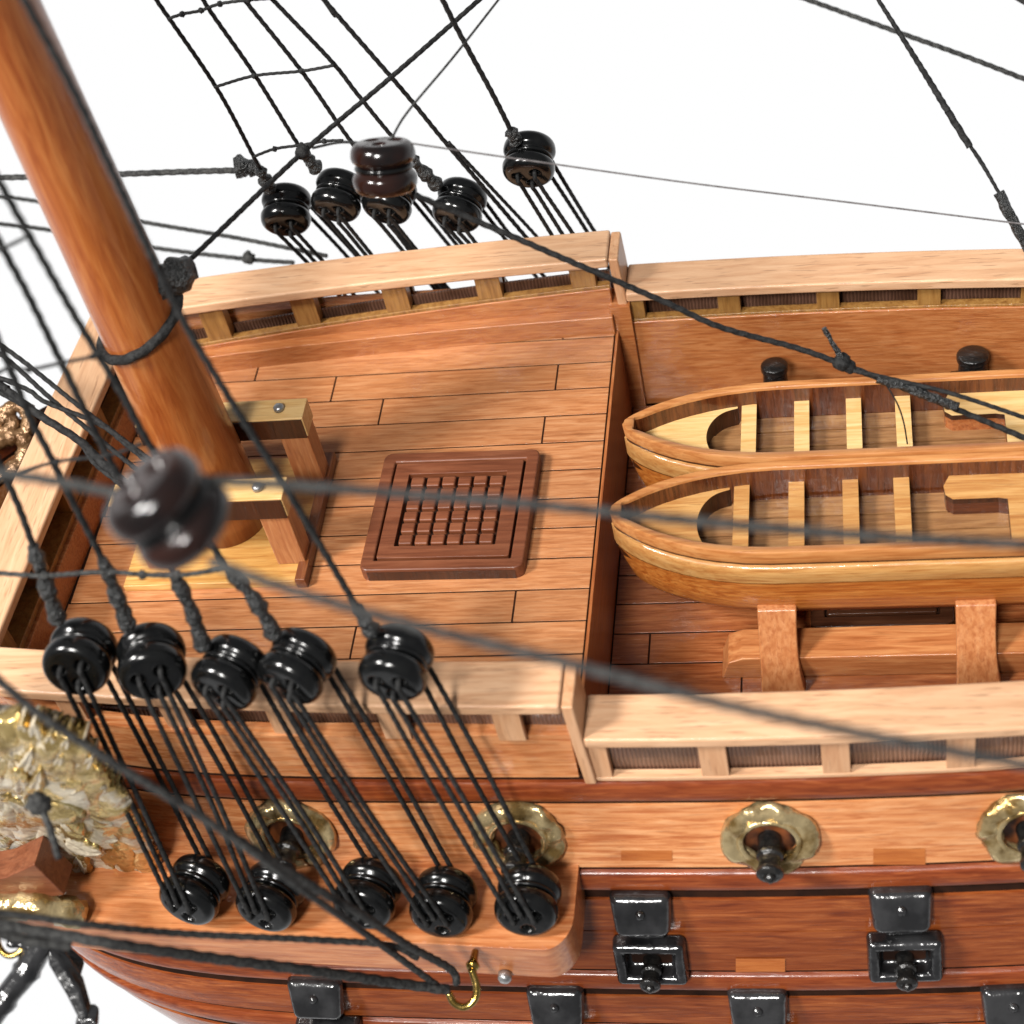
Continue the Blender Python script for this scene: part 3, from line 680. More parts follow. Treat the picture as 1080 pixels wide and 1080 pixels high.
# ------------------------------------------------------------------ boats
def outline(s, W, L, cut=0, pw=2.1):
    """half width of a boat at distance s from its stem"""
    def g(u, k): u = min(1, u / k); return (1 - (1 - u) ** pw) ** .72
    return max(.0, W * g(max(0, s), 2.5) * (1 if s < L - 2.6 else .55 + .45 * g(max(0, L - s), 2.6)))
def boat(y, z, label, x0, W, L, plate, dz=0, seed=0):
    t = thing('ship_boat', label, 'boat', (x0, y, z), 'rowing boats stowed side by side amidships')
    ss = [0, .04, .1, .18, .28, .4, .55, .75, 1, 1.3, 1.6, 2, 2.4, 2.9, 3.4, 4, 5, 5.8, 6.4, 6.9, 7.3, 7.7, 7.9, L]
    def ring(off, zz, lift=0, push=0):
        if push:
            a = [Vector((s + push * (1 - s / L), -outline(s, W, L) * (1 - off / W), zz + lift * max(0, 1 - s / 2.5) ** 2)) for s in ss]
        else: a = [Vector((max(s, off * 1.3 if s < .5 else s) if s < .5 else s, -max(0.0, outline(s, W, L) - off * (1 if s > .3 else s / .3)), zz + lift * max(0, 1 - s / 2.5) ** 2)) for s in ss]
        b = [Vector((p.x, -p.y, p.z)) for p in reversed(a[1:-1])]
        return a + [a[-1] + Vector((0, .0, 0))] + [Vector((p.x, -p.y, p.z)) for p in reversed(a)][0:1] + b
    lf = .06
    mb = MB(); A = [ring(.01, .02, lf), ring(.0, .235, lf), ring(.02, .26, lf), ring(.12, .26, lf), ring(.14, .24, lf), ring(.14, -.02, lf), ring(.01, .02, lf)]
    mb.loft(A, cap=False); o = mb.build('gunwale', M['boat_rim'], t); smooth_by_angle(o, 50)
    mb = MB(); mb.loft([ring(.10, -.045, lf), ring(-.0, -.05, lf), ring(-.03, -.085, lf), ring(-.03, -.26, lf), ring(-.01, -.41, lf), ring(.10, -.42, lf)], cap=False); o = mb.build('strake', M[plate[1]], t); smooth_by_angle(o, 50)
    mb = MB(); mb.loft([ring(.035, .03, lf), ring(.055, -.60, lf), ring(.12, -.60, lf), ring(.10, .03, lf), ring(.035, .03, lf)], cap=False); mb.build('seam', M['burnt'], t)
    mb = MB(); mb.loft([ring(.02, -.455, lf, .01), ring(.035, -.6, lf, .05), ring(.06, -.85, lf, .1), ring(.12, -1.14, 0, .2), ring(.26, -1.38, 0, .4), ring(.65, -1.48, 0, .9)], cap=False); mb.f.append(tuple(range(len(mb.v) - len(ring(0, 0)), len(mb.v)))); mb.r.append(0); o = mb.build('boat_hull', M['boat'], t); smooth_by_angle(o, 60)
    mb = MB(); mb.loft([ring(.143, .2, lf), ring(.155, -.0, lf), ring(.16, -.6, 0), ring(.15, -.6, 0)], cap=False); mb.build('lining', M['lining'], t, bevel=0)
    mb = MB()
    zf = -.42
    fl = [p for p in ring(.12, zf)]
    mb.loft([[Vector((p.x, p.y, zf - .04)) for p in fl], [Vector((p.x, p.y, zf)) for p in fl]])
    for k in (-1.5, -.5, .5, 1.5): mb.box(1.0 + .5 * abs(k), L - .8, k * .34 - .155, k * .34 + .155, zf + .001, zf + .03, rnd=random.random())
    mb.build('floor', M['boat_floor'], t)
    # laser-cut plate: fore platform, thwarts, stern platform
    mb = MB(); tp, th = -.06, .1; P = []
    ends = 1.62; fs = [s for s in [.25, .35, .5, .7, .9, 1.1, 1.35, ends]]
    YM = outline(ends + .12, W, L) - .143; rings = []
    def bowx(y):
        lo, hi = 0.0, 3.0
        for _ in range(30):
            m = (lo + hi) / 2
            if outline(m, W, L) - .143 > abs(y): hi = m
            else: lo = m
        return hi
    for i in range(49):
        v = -1 + i / 24; y = v * YM * .995
        cut = ends + .12 - .47 * math.sqrt(max(0, 1 - min(1, abs(v) * 1.12) ** 2))
        xb = max(.26, bowx(y)); cut = max(cut, xb + .01)
        rings.append([Vector((xb, y, tp)), Vector((cut, y, tp)), Vector((cut, y, tp - th)), Vector((xb, y, tp - th))])
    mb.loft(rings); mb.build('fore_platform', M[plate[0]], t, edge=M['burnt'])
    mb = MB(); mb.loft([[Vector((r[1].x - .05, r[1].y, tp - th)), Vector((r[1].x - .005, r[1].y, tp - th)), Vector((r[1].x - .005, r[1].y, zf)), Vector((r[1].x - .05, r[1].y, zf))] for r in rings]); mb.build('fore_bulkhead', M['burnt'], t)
    for k, s in enumerate((1.92, 2.73, 3.52, 4.26)):
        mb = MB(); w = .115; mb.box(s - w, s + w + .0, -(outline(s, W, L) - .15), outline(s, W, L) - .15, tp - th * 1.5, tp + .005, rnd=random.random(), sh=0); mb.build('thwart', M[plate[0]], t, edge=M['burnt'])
    mb = MB(); q = W - .155; P = [(5.75, -q), (5.75, q - .5), (5.62, q - .47), (4.98, q - .47), (4.88, q - .38), (4.86, q - .2), (4.95, q)] + [(7.0, q), (7.5, outline(7.5, W, L) - .16), (7.9, .2), (7.9, -.2), (7.5, -outline(7.5, W, L) + .16), (7.0, -q)]
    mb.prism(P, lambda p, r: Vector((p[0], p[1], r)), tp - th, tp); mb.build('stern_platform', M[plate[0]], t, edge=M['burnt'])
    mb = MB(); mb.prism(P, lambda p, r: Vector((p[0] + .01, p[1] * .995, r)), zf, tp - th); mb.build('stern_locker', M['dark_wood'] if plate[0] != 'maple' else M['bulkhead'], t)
    return t
boat(-.66, .44, 'near rowing boat with honey coloured thwarts resting on the curved posts', .62, .91, 8.4, ('strake', 'strake'))
boat(1.13, .44, 'far rowing boat with pale cream thwarts beside the deck guns', .70, .83, 8.4, ('maple', 'strake'))

# cradle under the boats
cr = thing('boat_cradle', 'brown cradle beam and curved posts holding the near boat above the main deck', 'cradle', (2, -1.8, -1.85))
cb_ = (2, -1.8, -1.85)
mb = MB(); mb.prism([(2.10, -1.85), (10, -1.85), (10, -1.38), (2.45, -1.38), (2.22, -1.48)], lambda p, t: Vector((p[0], t, p[1])), -1.86, -1.28); mb.build('beam', M['beam'], cr, cb_, bevel=.02)
for x in (3.0, 5.86):
    mb = MB(); rings = []
    for i in range(11):
        t = i / 10; z = -1.85 + 1.25 * t; o = .10 * (1 - t) ** 3 + .03 * (t) ** 3
        yy = -2.08 + .55 * t ** 1.5
        rings.append([Vector((x - .28 - .12 * o, yy - o, z)), Vector((x + .27 + o, yy - o, z)), Vector((x + .27 + o, yy + .14, z)), Vector((x - .28 - .12 * o, yy + .14, z))])
    mb.loft(rings, rnd=random.random()); mb.build('post', M['post'], cr, cb_, bevel=.03)
    mb = MB(); mb.box(x - .25, x + .25, -1.70, 2.3, -1.20, -1.05); mb.build('cross_chock', M['post'], cr, cb_, bevel=.02)
    mb = MB(); mb.box(x - .25, x + .25, 2.05, 2.3, -1.85, -1.205); mb.build('far_post', M['post'], cr, cb_, bevel=.02)

# ------------------------------------------------------------------ deadeyes
def deadeye_mesh(R0=.475, T=.36, holes=((-.17, .10), (.17, .10), (0, -.19)), hr=.075):
    """fat round block with a rope groove round its rim and three dished holes; axis along local Y"""
    prof = []
    for i in range(0, 17): prof.append((.345 * i / 16, 1.0))          # flat face, fine rings so that holes can be sunk
    for a in (12, 26, 40, 54, 68, 82): prof.append((.345 + .125 * math.sin(R_(a)), 1.0 - .42 * (1 - math.cos(R_(a)))))
    prof += [(R0, .48), (R0 - .004, .38), (R0 - .02, .28), (R0 - .055, .18), (R0 - .085, .08), (R0 - .095, 0)]
    full = [(r, z * T) for r, z in prof] + [(r, -z * T) for r, z in reversed(prof[:-1])]
    mb = MB(); n = 72; rings = []
    for r, yv in full:
        ring = []
        for k in range(n):
            a = 2 * PI * k / n; x, z = r * math.cos(a), r * math.sin(a); y = yv
            if r < .42:
                for hx, hz in holes:
                    d = math.hypot(x - hx, z - hz)
                    if d < hr * 1.5: y -= math.copysign(.14 * (1 - smooth(hr * .55, hr * 1.5, d)), yv)
            y += -math.copysign(.02, yv) * (1 - (r / R0) ** 2) * -1
            ring.append(Vector((x, -y, z)))
        rings.append(ring)
    mb.loft(rings, cap=False); return mb
de0 = None
def frame_rot(axis_y, up):
    """rotation whose local -Y looks along axis_y and whose Z is nearest to up"""
    y = -Vector(axis_y).normalized(); z = Vector(up); z = (z - y * z.dot(y)).normalized(); x = y.cross(z)
    return Matrix((x, y, z)).transposed()
def deadeye(p, face, up, label, group, mat='black', scale=1, strop=True):
    global de0
    rot = frame_rot(face, up)
    if de0 is None:
        de0 = thing('deadeye', label, 'deadeye', p, group, rot)
        deadeye_mesh().build('block', M['black'], de0, smooth=True)
        mb = MB(); add_torus(mb, (0, 0, 0), (0, 1, 0), .395, .04, n=48, m=8); mb.build('strop', M['black'], de0, smooth=True)
        r = de0
    else:
        r = dup(de0, p, rot, label, group)
    r.scale = (scale,) * 3
    if mat != 'black':
        for c in r.children:
            if c.name.startswith('block'): c.data = c.data.copy(); c.data.materials[0] = M[mat]
    return r, rot
def shroud_near(px, py): return at_pl(px, py, (0, 1, -.19), -4.95 - .19 * 2.75)
def shroud_far(px, py): return at_pl(px, py, (0, 1, .19), 5.1 + .19 * 2.75)
ordn = ['foremost', 'second', 'third', 'fourth', 'aftermost']
near_up = [(85, 692), (160, 697), (243, 709), (314, 702), (418, 699)]
near_lo = [(206, 938), (286, 945), (388, 942), (468, 951), (557, 949)]
far_up = [(302, 221), (357, 206), (411, 208), (485, 216), (558, 168)]
tilts = [(.05, .22), (.32, .10), (-.28, -.02), (-.35, -.05), (-.12, -.06)]
NU, NL = [], []
def lanyard(name, label, A, RA, B, RB, group, r=.036):
    mb = MB()
    for side, hx, za, zb in ((-1, -.15, .08, -.02), (-1, .0, -.17, .12), (-1, .15, .08, -.02), (1, -.06, .08, 0), (1, .12, .05, -.02)):
        if 1:
            a0 = A + RA @ Vector((hx, side * .12, za)); a1 = A + RA @ Vector((hx, side * .40, za - .02))
            b1 = B + RB @ Vector((hx, side * .40, zb + .02)); b0 = B + RB @ Vector((hx, side * .12, zb))
            sag = Vector((random.uniform(-.05, .05), 0, 0))
            add_rope(mb, [a0, a1, a1.lerp(b1, .06), a1.lerp(b1, .5) + sag, a1.lerp(b1, .94), b1, b0], r, step=.05)
    tag(mb.build(name, M['rope'], base=A, smooth=True), label, 'lanyard', group)
lean = Vector((-.16, -.98, 0))
for i in range(5):
    A = shroud_near(*near_up[i]); B = at_pl(*near_lo[i], (0, 1, 0), -5.86)
    face = Vector((tilts[i][0], -1, tilts[i][1]))
    up = Vector((-.15 + random.uniform(-.1, .1), 0, 1))
    r1, RA = deadeye(A, face, up, f'{ordn[i]} of the five black deadeyes in front of the near forecastle rail', 'upper deadeyes of the near side', scale=.95)
    r2, RB = deadeye(B, Vector((-.25 + .12 * i * .5, -1, .12)), up, f'{ordn[i]} of the five black deadeyes down on the near shelf', 'lower deadeyes of the near side', scale=.96)
    lanyard('lanyard', f'black lanyard strands laced between the {ordn[i]} pair of near deadeyes', A, RA, B, RB, 'lanyards of the near side')
    NU.append(A); NL.append(B)
# iron straps that hold the lower deadeyes to the shelf
for i, B in enumerate(NL):
    mb = MB(); mb.box(B.x - .07, B.x + .07, B.y - .05, B.y + .05, -2.02, B.z - .3); add_blob(mb, (B.x, B.y, -1.93), .16, .3, 8, (1.3, 1, .35))
    tag(mb.build('deadeye_strap', M['iron'], base=(B.x, B.y, -1.95), smooth=False), f'short black strap fixing the {ordn[i]} lower deadeye to the near shelf', 'strap', 'straps of the lower deadeyes')
FU = []
for i in range(5):
    A = shroud_far(*far_up[i]); B = Vector((A.x + 1.05, 5.95, -1.4))
    face = Vector((random.uniform(-.25, .05), -1, -.42 + .1 * random.random()))
    r1, RA = deadeye(A, face, Vector((-.2, 0, 1)), f'{ordn[i]} of the five black deadeyes standing above the far rail', 'upper deadeyes of the far side', scale=.9)
    lanyard('lanyard', f'black lanyard strands running down behind the far rail from the {ordn[i]} far deadeye', A, RA, B, RA, 'lanyards of the far side', r=.034)
    FU.append(A)

def lashed(name, label, path, A, r, group, lash_len, lr=.105, mat='rope'):
    """a shroud rope with the lumpy seizing where it is turned round its deadeye"""
    t = thing(name, label, 'shroud', A, group)
    mb = MB(); add_rope(mb, extend(path), r); mb.build('rope_line', M[mat], t, A, smooth=True)
    # lashing follows the first part of the path
    sp = spline(path, .1); L = 0; lp = [sp[0]]
    for a, b in zip(sp, sp[1:]):
        L += (b - a).length; lp.append(b)
        if L > lash_len: break
    mb = MB(); add_rope(mb, [lp[0], lp[len(lp) // 2], lp[-1]], lr, rough=.22, step=.025, lay=.2, lobes=2, rf=lambda q: 1.05 - .3 * q + .12 * math.sin(q * 17))
    mb.build('seizing', M['seizing'], t, A, smooth=True)
    return t
sn = shroud_near
near_paths = [
    [(62, 655), (50, 622), (43, 600), (22, 540), (0, 490), (-40, 395)],
    [(136, 662), (122, 625), (110, 594), (77, 530), (50, 475), (30, 437), (9, 385), (-30, 290)],
    [(215, 682), (200, 640), (187, 613), (165, 570), (115, 484), (65, 383), (30, 312), (3, 262), (-40, 180)],
    [(290, 670), (268, 632), (240, 600), (160, 473), (127, 413), (100, 368), (77, 330), (30, 247), (0, 193), (-50, 100)],
    [(393, 668), (378, 643), (300, 512), (245, 425), (190, 332), (130, 205), (80, 100), (18, -15)]]
for i, pp in enumerate(near_paths):
    P = [sn(*q) for q in pp]
    lashed('shroud', f'near side shroud rope rising from the {ordn[i]} upper deadeye', P, NU[i], .043, 'shrouds of the near side', 1.15 if i < 4 else .45)
sf = shroud_far
far_paths = [
    [(285, 200), (268, 166), (228, 92), (165, 0), (140, -40)],
    [(335, 178), (318, 158), (268, 78), (222, 12), (200, -25)],
    [(392, 178), (362, 138), (318, 75), (258, 0), (235, -30)],
    [(462, 196), (447, 182), (411, 141), (376, 98), (350, 65), (288, 0), (255, -35)],
    [(545, 150), (520, 100), (482, 30), (455, -25)]]
names = ordn
for i, pp in enumerate(far_paths):
    P = [sf(*q) for q in pp]
    lashed('shroud', f'far side shroud rope rising from the {names[i]} far deadeye', P, FU[i], .034 if i != 4 else .04, 'shrouds of the far side', [.5, .45, .3, .75, .2][i], lr=.11)
rope('backstay', 'doubled thin line slanting down behind the far rail between the last two far deadeyes', [sf(328, -20), sf(342, 0), sf(427, 98), sf(473, 154), sf(553, 248), sf(575, 275)], .036)
rope('backstay', 'second strand of the doubled line reaching the far rail just left of the last deadeye', [sf(473, 150), sf(520, 200), sf(562, 245), sf(590, 278)], .03)
# ratlines
def ratline(label, pts, fn, r=.022, mat='rope', grp='ratlines across the near shrouds'):
    P = [fn(*q) - CAM for q in pts]; P = [CAM + p * .997 for p in P]
    rope('ratline', label, P, r, mat, grp, 'ratline', knots=[(p, r * 1.9) for p in P[1:-1]])
ratline('lowest near ratline, pale grey, tied across the shrouds above the seizings', [(-10, 604), (48, 607), (110, 603), (150, 606), (187, 607), (236, 600)], sn, .032, 'rope_grey')
ratline('second near ratline from the bottom, crossing in front of the bow rail', [(-10, 512), (10, 502), (60, 487), (115, 480), (150, 468)], sn)
ratline('third near ratline from the bottom, at the outer corner of the bow rail', [(-8, 397), (10, 388), (30, 390), (64, 383), (98, 376), (106, 372)], sn)
ratline('topmost near ratline, short, left of the mast', [(-5, 264), (3, 262), (30, 249)], sn)
g2 = 'ratlines across the far shrouds'
ratline('lowest far ratline, sagging just above the deadeye seizings', [(268, 165), (290, 157), (318, 153), (342, 149), (362, 148)], sf, .024, grp=g2)
ratline('second far ratline from the bottom', [(226, 92), (268, 80), (318, 75), (352, 69)], sf, .024, grp=g2)
ratline('topmost far ratline at the upper edge', [(177, 20), (192, 15), (212, 11), (232, 4), (262, 0), (290, -2)], sf, .024, grp=g2)
# ------------------------------------------------------------------ other lines (each with its own distance)
def R(label, pts, r, mat='rope', name='rigging_rope', **kw): return rope(name, label, [at_d(*p) for p in pts], r, mat, **kw)
# ropes passing left of the mast in the distance
R('upper grey rope running level from the left edge to the first far deadeye', [(-20, 188, 33), (90, 185, 32), (185, 181.5, 31.5), (255, 179.5, 31)], .052, 'rope_grey')
mb = MB(); d = 31; add_rope(mb, [at_d(248, 178, d), at_d(262, 176, d), at_d(276, 181, d)], .15, rough=.6, step=.04)
tag(mb.build('rope_knot', M['seizing'], base=at_d(262, 176, d), smooth=True), 'lumpy dark knot at the foot of the foremost far shroud', 'knot')
R('middle thin grey rope sloping down behind the mast towards the far rail', [(-20, 205, 36), (43, 213, 35.5), (150, 234, 34.5), (250, 251, 34), (345, 270, 33.5)], .04, 'rope_grey')
R('lowest thin grey rope behind the mast, with a small knot above the far rail', [(-20, 234, 36), (55, 243, 35.5), (160, 261, 35), (258, 273, 34.5), (310, 277, 34.2)], .042, 'rope_grey', knots=[(at_d(262, 272, 34.4), .12)])
# far upper right
R('twisted rope crossing the upper right corner', [(825, -10, 33), (875, 8, 33), (950, 35, 32.5), (1020, 60, 32), (1100, 91, 31.5)], .044, 'rope_grey')
R('short end of twisted rope in the top right corner', [(1060, -10, 32), (1100, 12, 32)], .055, 'rope_grey')
st = thing('tapered_stay', 'dark doubled stay tapering down into a thick splice at the right edge', 'rope', at_d(950, 37, 27))
mb = MB(); add_rope(mb, [at_d(915, -18, 27), at_d(950, 37, 27), at_d(980, 85, 27), at_d(1000, 118, 27)], .028, rf=lambda t: 1 + .8 * t)
add_rope(mb, [at_d(1000, 118, 27), at_d(1023, 155, 27)], .052)
add_rope(mb, [at_d(1022, 152, 27), at_d(1036, 172, 27), at_d(1055, 206, 27)], .025); add_rope(mb, [at_d(1022, 152, 27), at_d(1041, 182, 27), at_d(1055, 206, 27)], .025)
mb.build('strands', M['rope'], st, at_d(950, 37, 27), smooth=True)
mb = MB(); add_rope(mb, [at_d(1053, 203, 27), at_d(1068, 232, 27), at_d(1085, 262, 27), at_d(1110, 305, 27)], .078, rough=.2); mb.build('splice', M['seizing'], st, at_d(950, 37, 27), smooth=True)
# the block in the middle above the far deadeyes and its three lines
db = 24.5; pc = at_d(405, 176, db)
blk, _r = deadeye(pc, Vector((.05, .42, .9)), Vector((0, 1, -.3)), 'brown black double block hanging in the lines above the far rail', 'blocks hanging in the rigging', mat='brownblack', scale=.93)
blk.name = 'rigging_block'; blk['category'] = 'block'
R('hair thin line rising to the upper right from the top of the hanging block', [(412, 148, db), (430, 118, db + .4), (480, 58, db + 1), (538, -16, db + 2)], .017, 'rope_grey', twist=False)
R('hair thin blurred line running right from the hanging block past the last far deadeye', [(425, 150, db - .2), (535, 166, db + .4), (720, 192, db + 1), (900, 214, db + 1.5), (1085, 237, db + 2)], .013, 'hair', twist=False)
R('short thin line from the knot at the far shrouds to the hanging block', [(330, 156, 25.5), (360, 150, 25), (390, 152, db)], .02, twist=False)
P = [(438, 206, db), (500, 232, db + .4), (600, 275, 25.2), (700, 318, 25.6), (760, 345, 25.8), (840, 367, 26), (888, 384, 26), (940, 404, 26), (1000, 428, 26), (1100, 470, 26)]
R('long dark rope slanting from the hanging block across the waist to the right edge', P, .043, knots=[(at_d(888, 382, 25.98), .13), (at_d(896, 387, 26), .1)])
R('second strand leaving the long slanting rope above the far boat', [(900, 391, 25.9), (950, 402, 25.85), (1010, 417, 25.8), (1100, 447, 25.8)], .032, 'rope')
R('thick splice where the long slanting rope is doubled', [(925, 400, 25.9), (960, 410, 25.85), (1010, 430, 25.85)], .065, 'seizing', rough=.3)
R('loose forked rope end sticking up from the knot above the far boat', [(890, 382, 25.9), (880, 365, 25.9), (869, 346, 25.8)], .04, 'seizing', rough=.4)
R('thin stray thread hanging onto the far boat', [(933, 403, 25.85), (946, 425, 26), (953, 445, 26.4), (957, 468, 27)], .012, 'rope', twist=False)
# big blurred lines close to the camera
dn = 15.8
pb = at_d(178, 538, dn)
blk, _r = deadeye(pb, Vector((-.45, .1, .85)), Vector((-.3, 1, .4)), 'large blurred black block floating close in front of the mast foot', 'blocks hanging in the rigging', mat='brownblack', scale=1.02)
blk.name = 'rigging_block'; blk['category'] = 'block'
R('blurred line leading left from the near hanging block across the bow rail', [(-30, 494, dn + .6), (60, 508, dn + .4), (150, 526, dn + .2)], .05, 'rope_grey')
R('blurred line leading right from the near hanging block across hatch and boats', [(205, 505, dn), (350, 515, dn), (560, 532, dn), (760, 552, dn), (930, 566, dn), (1110, 576, dn)], .048, 'rope_grey')
R('thick blurred line sloping from the near block down across the waist rail', [(222, 592, dn - .2), (300, 620, dn - .5), (420, 655, dn - .6), (600, 700, dn - .8), (760, 742, dn - 1), (900, 772, dn - 1), (1110, 812, dn - 1)], .048, 'rope_grey')
R('blurred line sloping over the gilded carving down to the brass hook', [(-30, 692, 18.5), (40, 752, 18.8), (122, 806, 19.2), (228, 872, 20), (326, 943, 21), (400, 995, 23.8), (462, 1040, 25.1)], .048, 'rope_grey', twist=True)
R('second leg of the blurred line, falling from the deadeyes to the brass hook', [(240, 878, 20.1), (335, 938, 21.6), (380, 964, 22.4), (430, 997, 23.8), (475, 1022, 25), (482, 1038, 25.1)], .055, 'rope_grey')
R('upper twisted grey rope running along the shelf front above the anchor', [(-20, 961, 20.6), (40, 968, 20.9), (92, 975, 21.2), (199, 985, 22.2), (330, 991, 23.4), (410, 997, 24.2), (440, 1010, 24.6)], .045, 'rope_grey')
R('lower thick twisted rope running along the shelf front to the brass hook', [(-20, 972, 20.8), (60, 985, 21), (122, 996, 21.2), (220, 1010, 22.2), (330, 1024, 23.4), (420, 1037, 24.6), (472, 1044, 25.1)], .07, 'rope_grey')
R('short thick end of rope entering at the left edge above the anchor', [(-20, 978, 21.2), (20, 990, 21.4), (75, 998, 21.6)], .055, 'rope_grey')
# fan of dark lines from the left edge to the bitts behind the near block
fe = Vector((-6.85, -.3, 1.5))
fans = [('uppermost', [(-25, 345), (23, 380), (42, 395), (88, 432), (125, 460), (165, 490)]), ('second', [(-25, 356), (9, 380), (52, 419), (93, 453), (128, 482), (165, 512)]),
        ('third', [(-25, 392), (0, 399), (31, 412), (48, 424), (104, 447), (132, 468), (165, 495)]), ('fourth', [(-25, 392), (0, 406), (39, 436), (84, 465), (110, 490), (150, 525)]), ('lowest', [(-25, 400), (0, 414), (30, 431), (80, 463), (100, 489), (128, 512), (150, 535)])]
for i, (nm, pp) in enumerate(fans):
    n = len(pp)
    R(f'{nm} of the five dark lines fanning from the left edge down to the mast foot', [(x, y, 27.5 - 1.0 * k / n) for k, (x, y) in enumerate(pp)], .036 if i != 3 else .06, group='lines fanning down to the mast foot')

# brass hook on the shelf front
hk = thing('brass_hook', 'small brass hook screwed into the front of the near shelf', 'hook', at_d(488, 1045, 25.25))
hp = [(497, 1022), (500, 1030), (503, 1043), (500, 1055), (490, 1062), (479, 1058), (473, 1047)]
mb = MB(); add_rope(mb, [at_d(x, y, 25.25) for x, y in hp], .055, twist=False); mb.build('hook_bend', M['brass'], hk, at_d(488, 1045, 25.25), smooth=True)
mb = MB(); add_lathe(mb, [(.001, 0), (.08, 0), (.1, .05), (.06, .12), (.05, .3), (.001, .3)], at_d(498, 1021, 25.2), (.0, 1, -.2), n=14); mb.build('screw_eye', M['brass'], hk, at_d(488, 1045, 25.25), smooth=True)
mb = MB(); q = at_y(533, 1026, -6.38); add_lathe(mb, [(.001, 0), (.1, 0), (.1, .1), (.07, .14), (.001, .15)], q, (0, -1, 0), n=16)
tag(mb.build('pin_head', M['steel'], base=q, smooth=True), 'small grey pin head in the front of the shelf right of the brass hook', 'pin')

# gilded ornament on the near bow
orn = thing('gilded_carving', 'cream and gold carved relief of scrolls and feathers on the near bow', 'carving', at_y(60, 850, -5.1))
ob = at_y(60, 850, -5.1)
def inside(poly, x, y):
    c = False; j = len(poly) - 1
    for i in range(len(poly)):
        (xi, yi), (xj, yj) = poly[i], poly[j]
        if (yi > y) != (yj > y) and x < (xj - xi) * (y - yi) / (yj - yi) + xi: c = not c
        j = i
    return c
def edge_dist(poly, x, y):
    best = 1e9
    for i in range(len(poly)):
        x0, y0 = poly[i - 1]; x1, y1 = poly[i]; dx, dy = x1 - x0, y1 - y0
        t = max(0, min(1, ((x - x0) * dx + (y - y0) * dy) / (dx * dx + dy * dy + 1e-9)))
        best = min(best, math.hypot(x - x0 - t * dx, y - y0 - t * dy))
    return best
plan = [(-90, 735), (-30, 745), (5, 750), (40, 752), (62, 760), (88, 768), (98, 790), (112, 810), (128, 822), (138, 842), (150, 862), (160, 885), (165, 905), (170, 925), (166, 940), (150, 934), (146, 952), (120, 940), (108, 955), (96, 968), (60, 962), (-90, 945)]
cell = 2.2; mb = MB(); idx = {}
def orn_h(x, y):
    e = min(1, edge_dist(plan, x, y) / 8)
    rimw = 1 - min(1, edge_dist(plan, x, y) / 34)
    q = Vector((x / 27 + .5 * noise.noise(Vector((x / 30, y / 30, 9))), y / 20, .7))
    rid = 1 - min(1, abs(noise.noise(q)) * 3.2)
    rid2 = .5 + .5 * noise.noise(q * 2.2 + Vector((5, 3, 1)))
    h = .12 * e ** .5 + (.05 * rid + .04 * noise.noise(Vector((x / 22, y / 18, 3)))) * e
    g = .12 + .30 * rid * (.45 + rimw) + .12 * rid2 + .22 * rimw + .3 * noise.noise(Vector((x / 20, y / 20, 7)))
    disk = math.hypot((x - 66) / 36, (y - 828) / 24)
    if disk < 1:
        k = smooth(1, .85, disk); h = h * (1 - k) + k * (.16 + .05 * math.cos(disk * PI / 2)); g = g * (1 - k) + k * (.2 + .15 * rid2)
    return h, g
nx, ny = int(270 / cell), int(245 / cell)
gv = {}; fr_ = []
for i in range(nx):
    for j in range(ny):
        x, y = -95 + i * cell, 730 + j * cell
        if not inside(plan, x + cell / 2, y + cell / 2): continue
        f = []
        for a, b in ((0, 0), (1, 0), (1, 1), (0, 1)):
            k = (i + a, j + b)
            if k not in gv:
                xx, yy = -95 + k[0] * cell, 730 + k[1] * cell; h, g = orn_h(xx, yy)
                p = at_y(xx, yy, -4.95); sx = half(max(-11, p.x), p.z)
                p = at_pl(xx, yy, (.10, 1, .22), -5.25 - .75); p.y -= h
                gv[k] = (len(mb.v), g); mb.v.append(p)
            f.append(gv[k][0])
        mb.f.append(tuple(f)); mb.r.append(gv[(i, j)][1])
o = mb.build('relief', M['ornament'], orn, ob, smooth=True)
md = o.modifiers.new('thick', 'SOLIDIFY'); md.thickness = .35 * S; md.offset = 0
def leaf(x, y, ang, ln, wd, lift, tone):
    """one carved leaf lying on the relief; ang in picture degrees, downwards positive"""
    mb = MB(); nu, nv = 12, 8; ca, sa = math.cos(R_(ang)), math.sin(R_(ang)); top = []
    for i in range(nu + 1):
        u = i / nu; bend = 10 * math.sin(u * 2.2) * (wd / 9)
        w = wd * min(1, (u + .06) * 4) ** .6 * (1.01 - u) ** .45 * (1 + .16 * (1 if int(u * 12) % 3 == 1 else -.3))
        for j in range(nv + 1):
            v = -1 + 2 * j / nv
            a_, b_ = ln * (u - .5), v * w + bend * .4
            px, py = x + a_ * ca - b_ * sa, y + a_ * sa + b_ * ca
            hh = lift + .10 * (1 - abs(v)) - .09 * math.exp(-(v * 4) ** 2) + .12 * u * (1 - u) + .05 * u
            p = at_pl(px, py, (.10, 1, .22), -6.0); top.append(p + Vector((0, -hh, 0)))
    n = nv + 1
    rings = []
    for i in range(nu + 1):
        row = top[i * n:(i + 1) * n]; rings.append(row + [row[-1] + Vector((0, .28, 0)), row[0] + Vector((0, .28, 0))])
    mb.loft(rings)
    k = len(mb.f)
    m_ = nv + 3; mb.r = []
    for q, f in enumerate(mb.f):
        j = q % m_; v = abs(-1 + 2 * (j + .5) / nv) if j < nv else 1
        mb.r.append(tone - .2 + .34 * v ** 2 + .12 * noise.noise(mb.v[f[0]] * 3.0))
    mb.build('leaf', M['ornament'], orn, ob, smooth=True)
random.seed(11)
C0 = (30, 850)
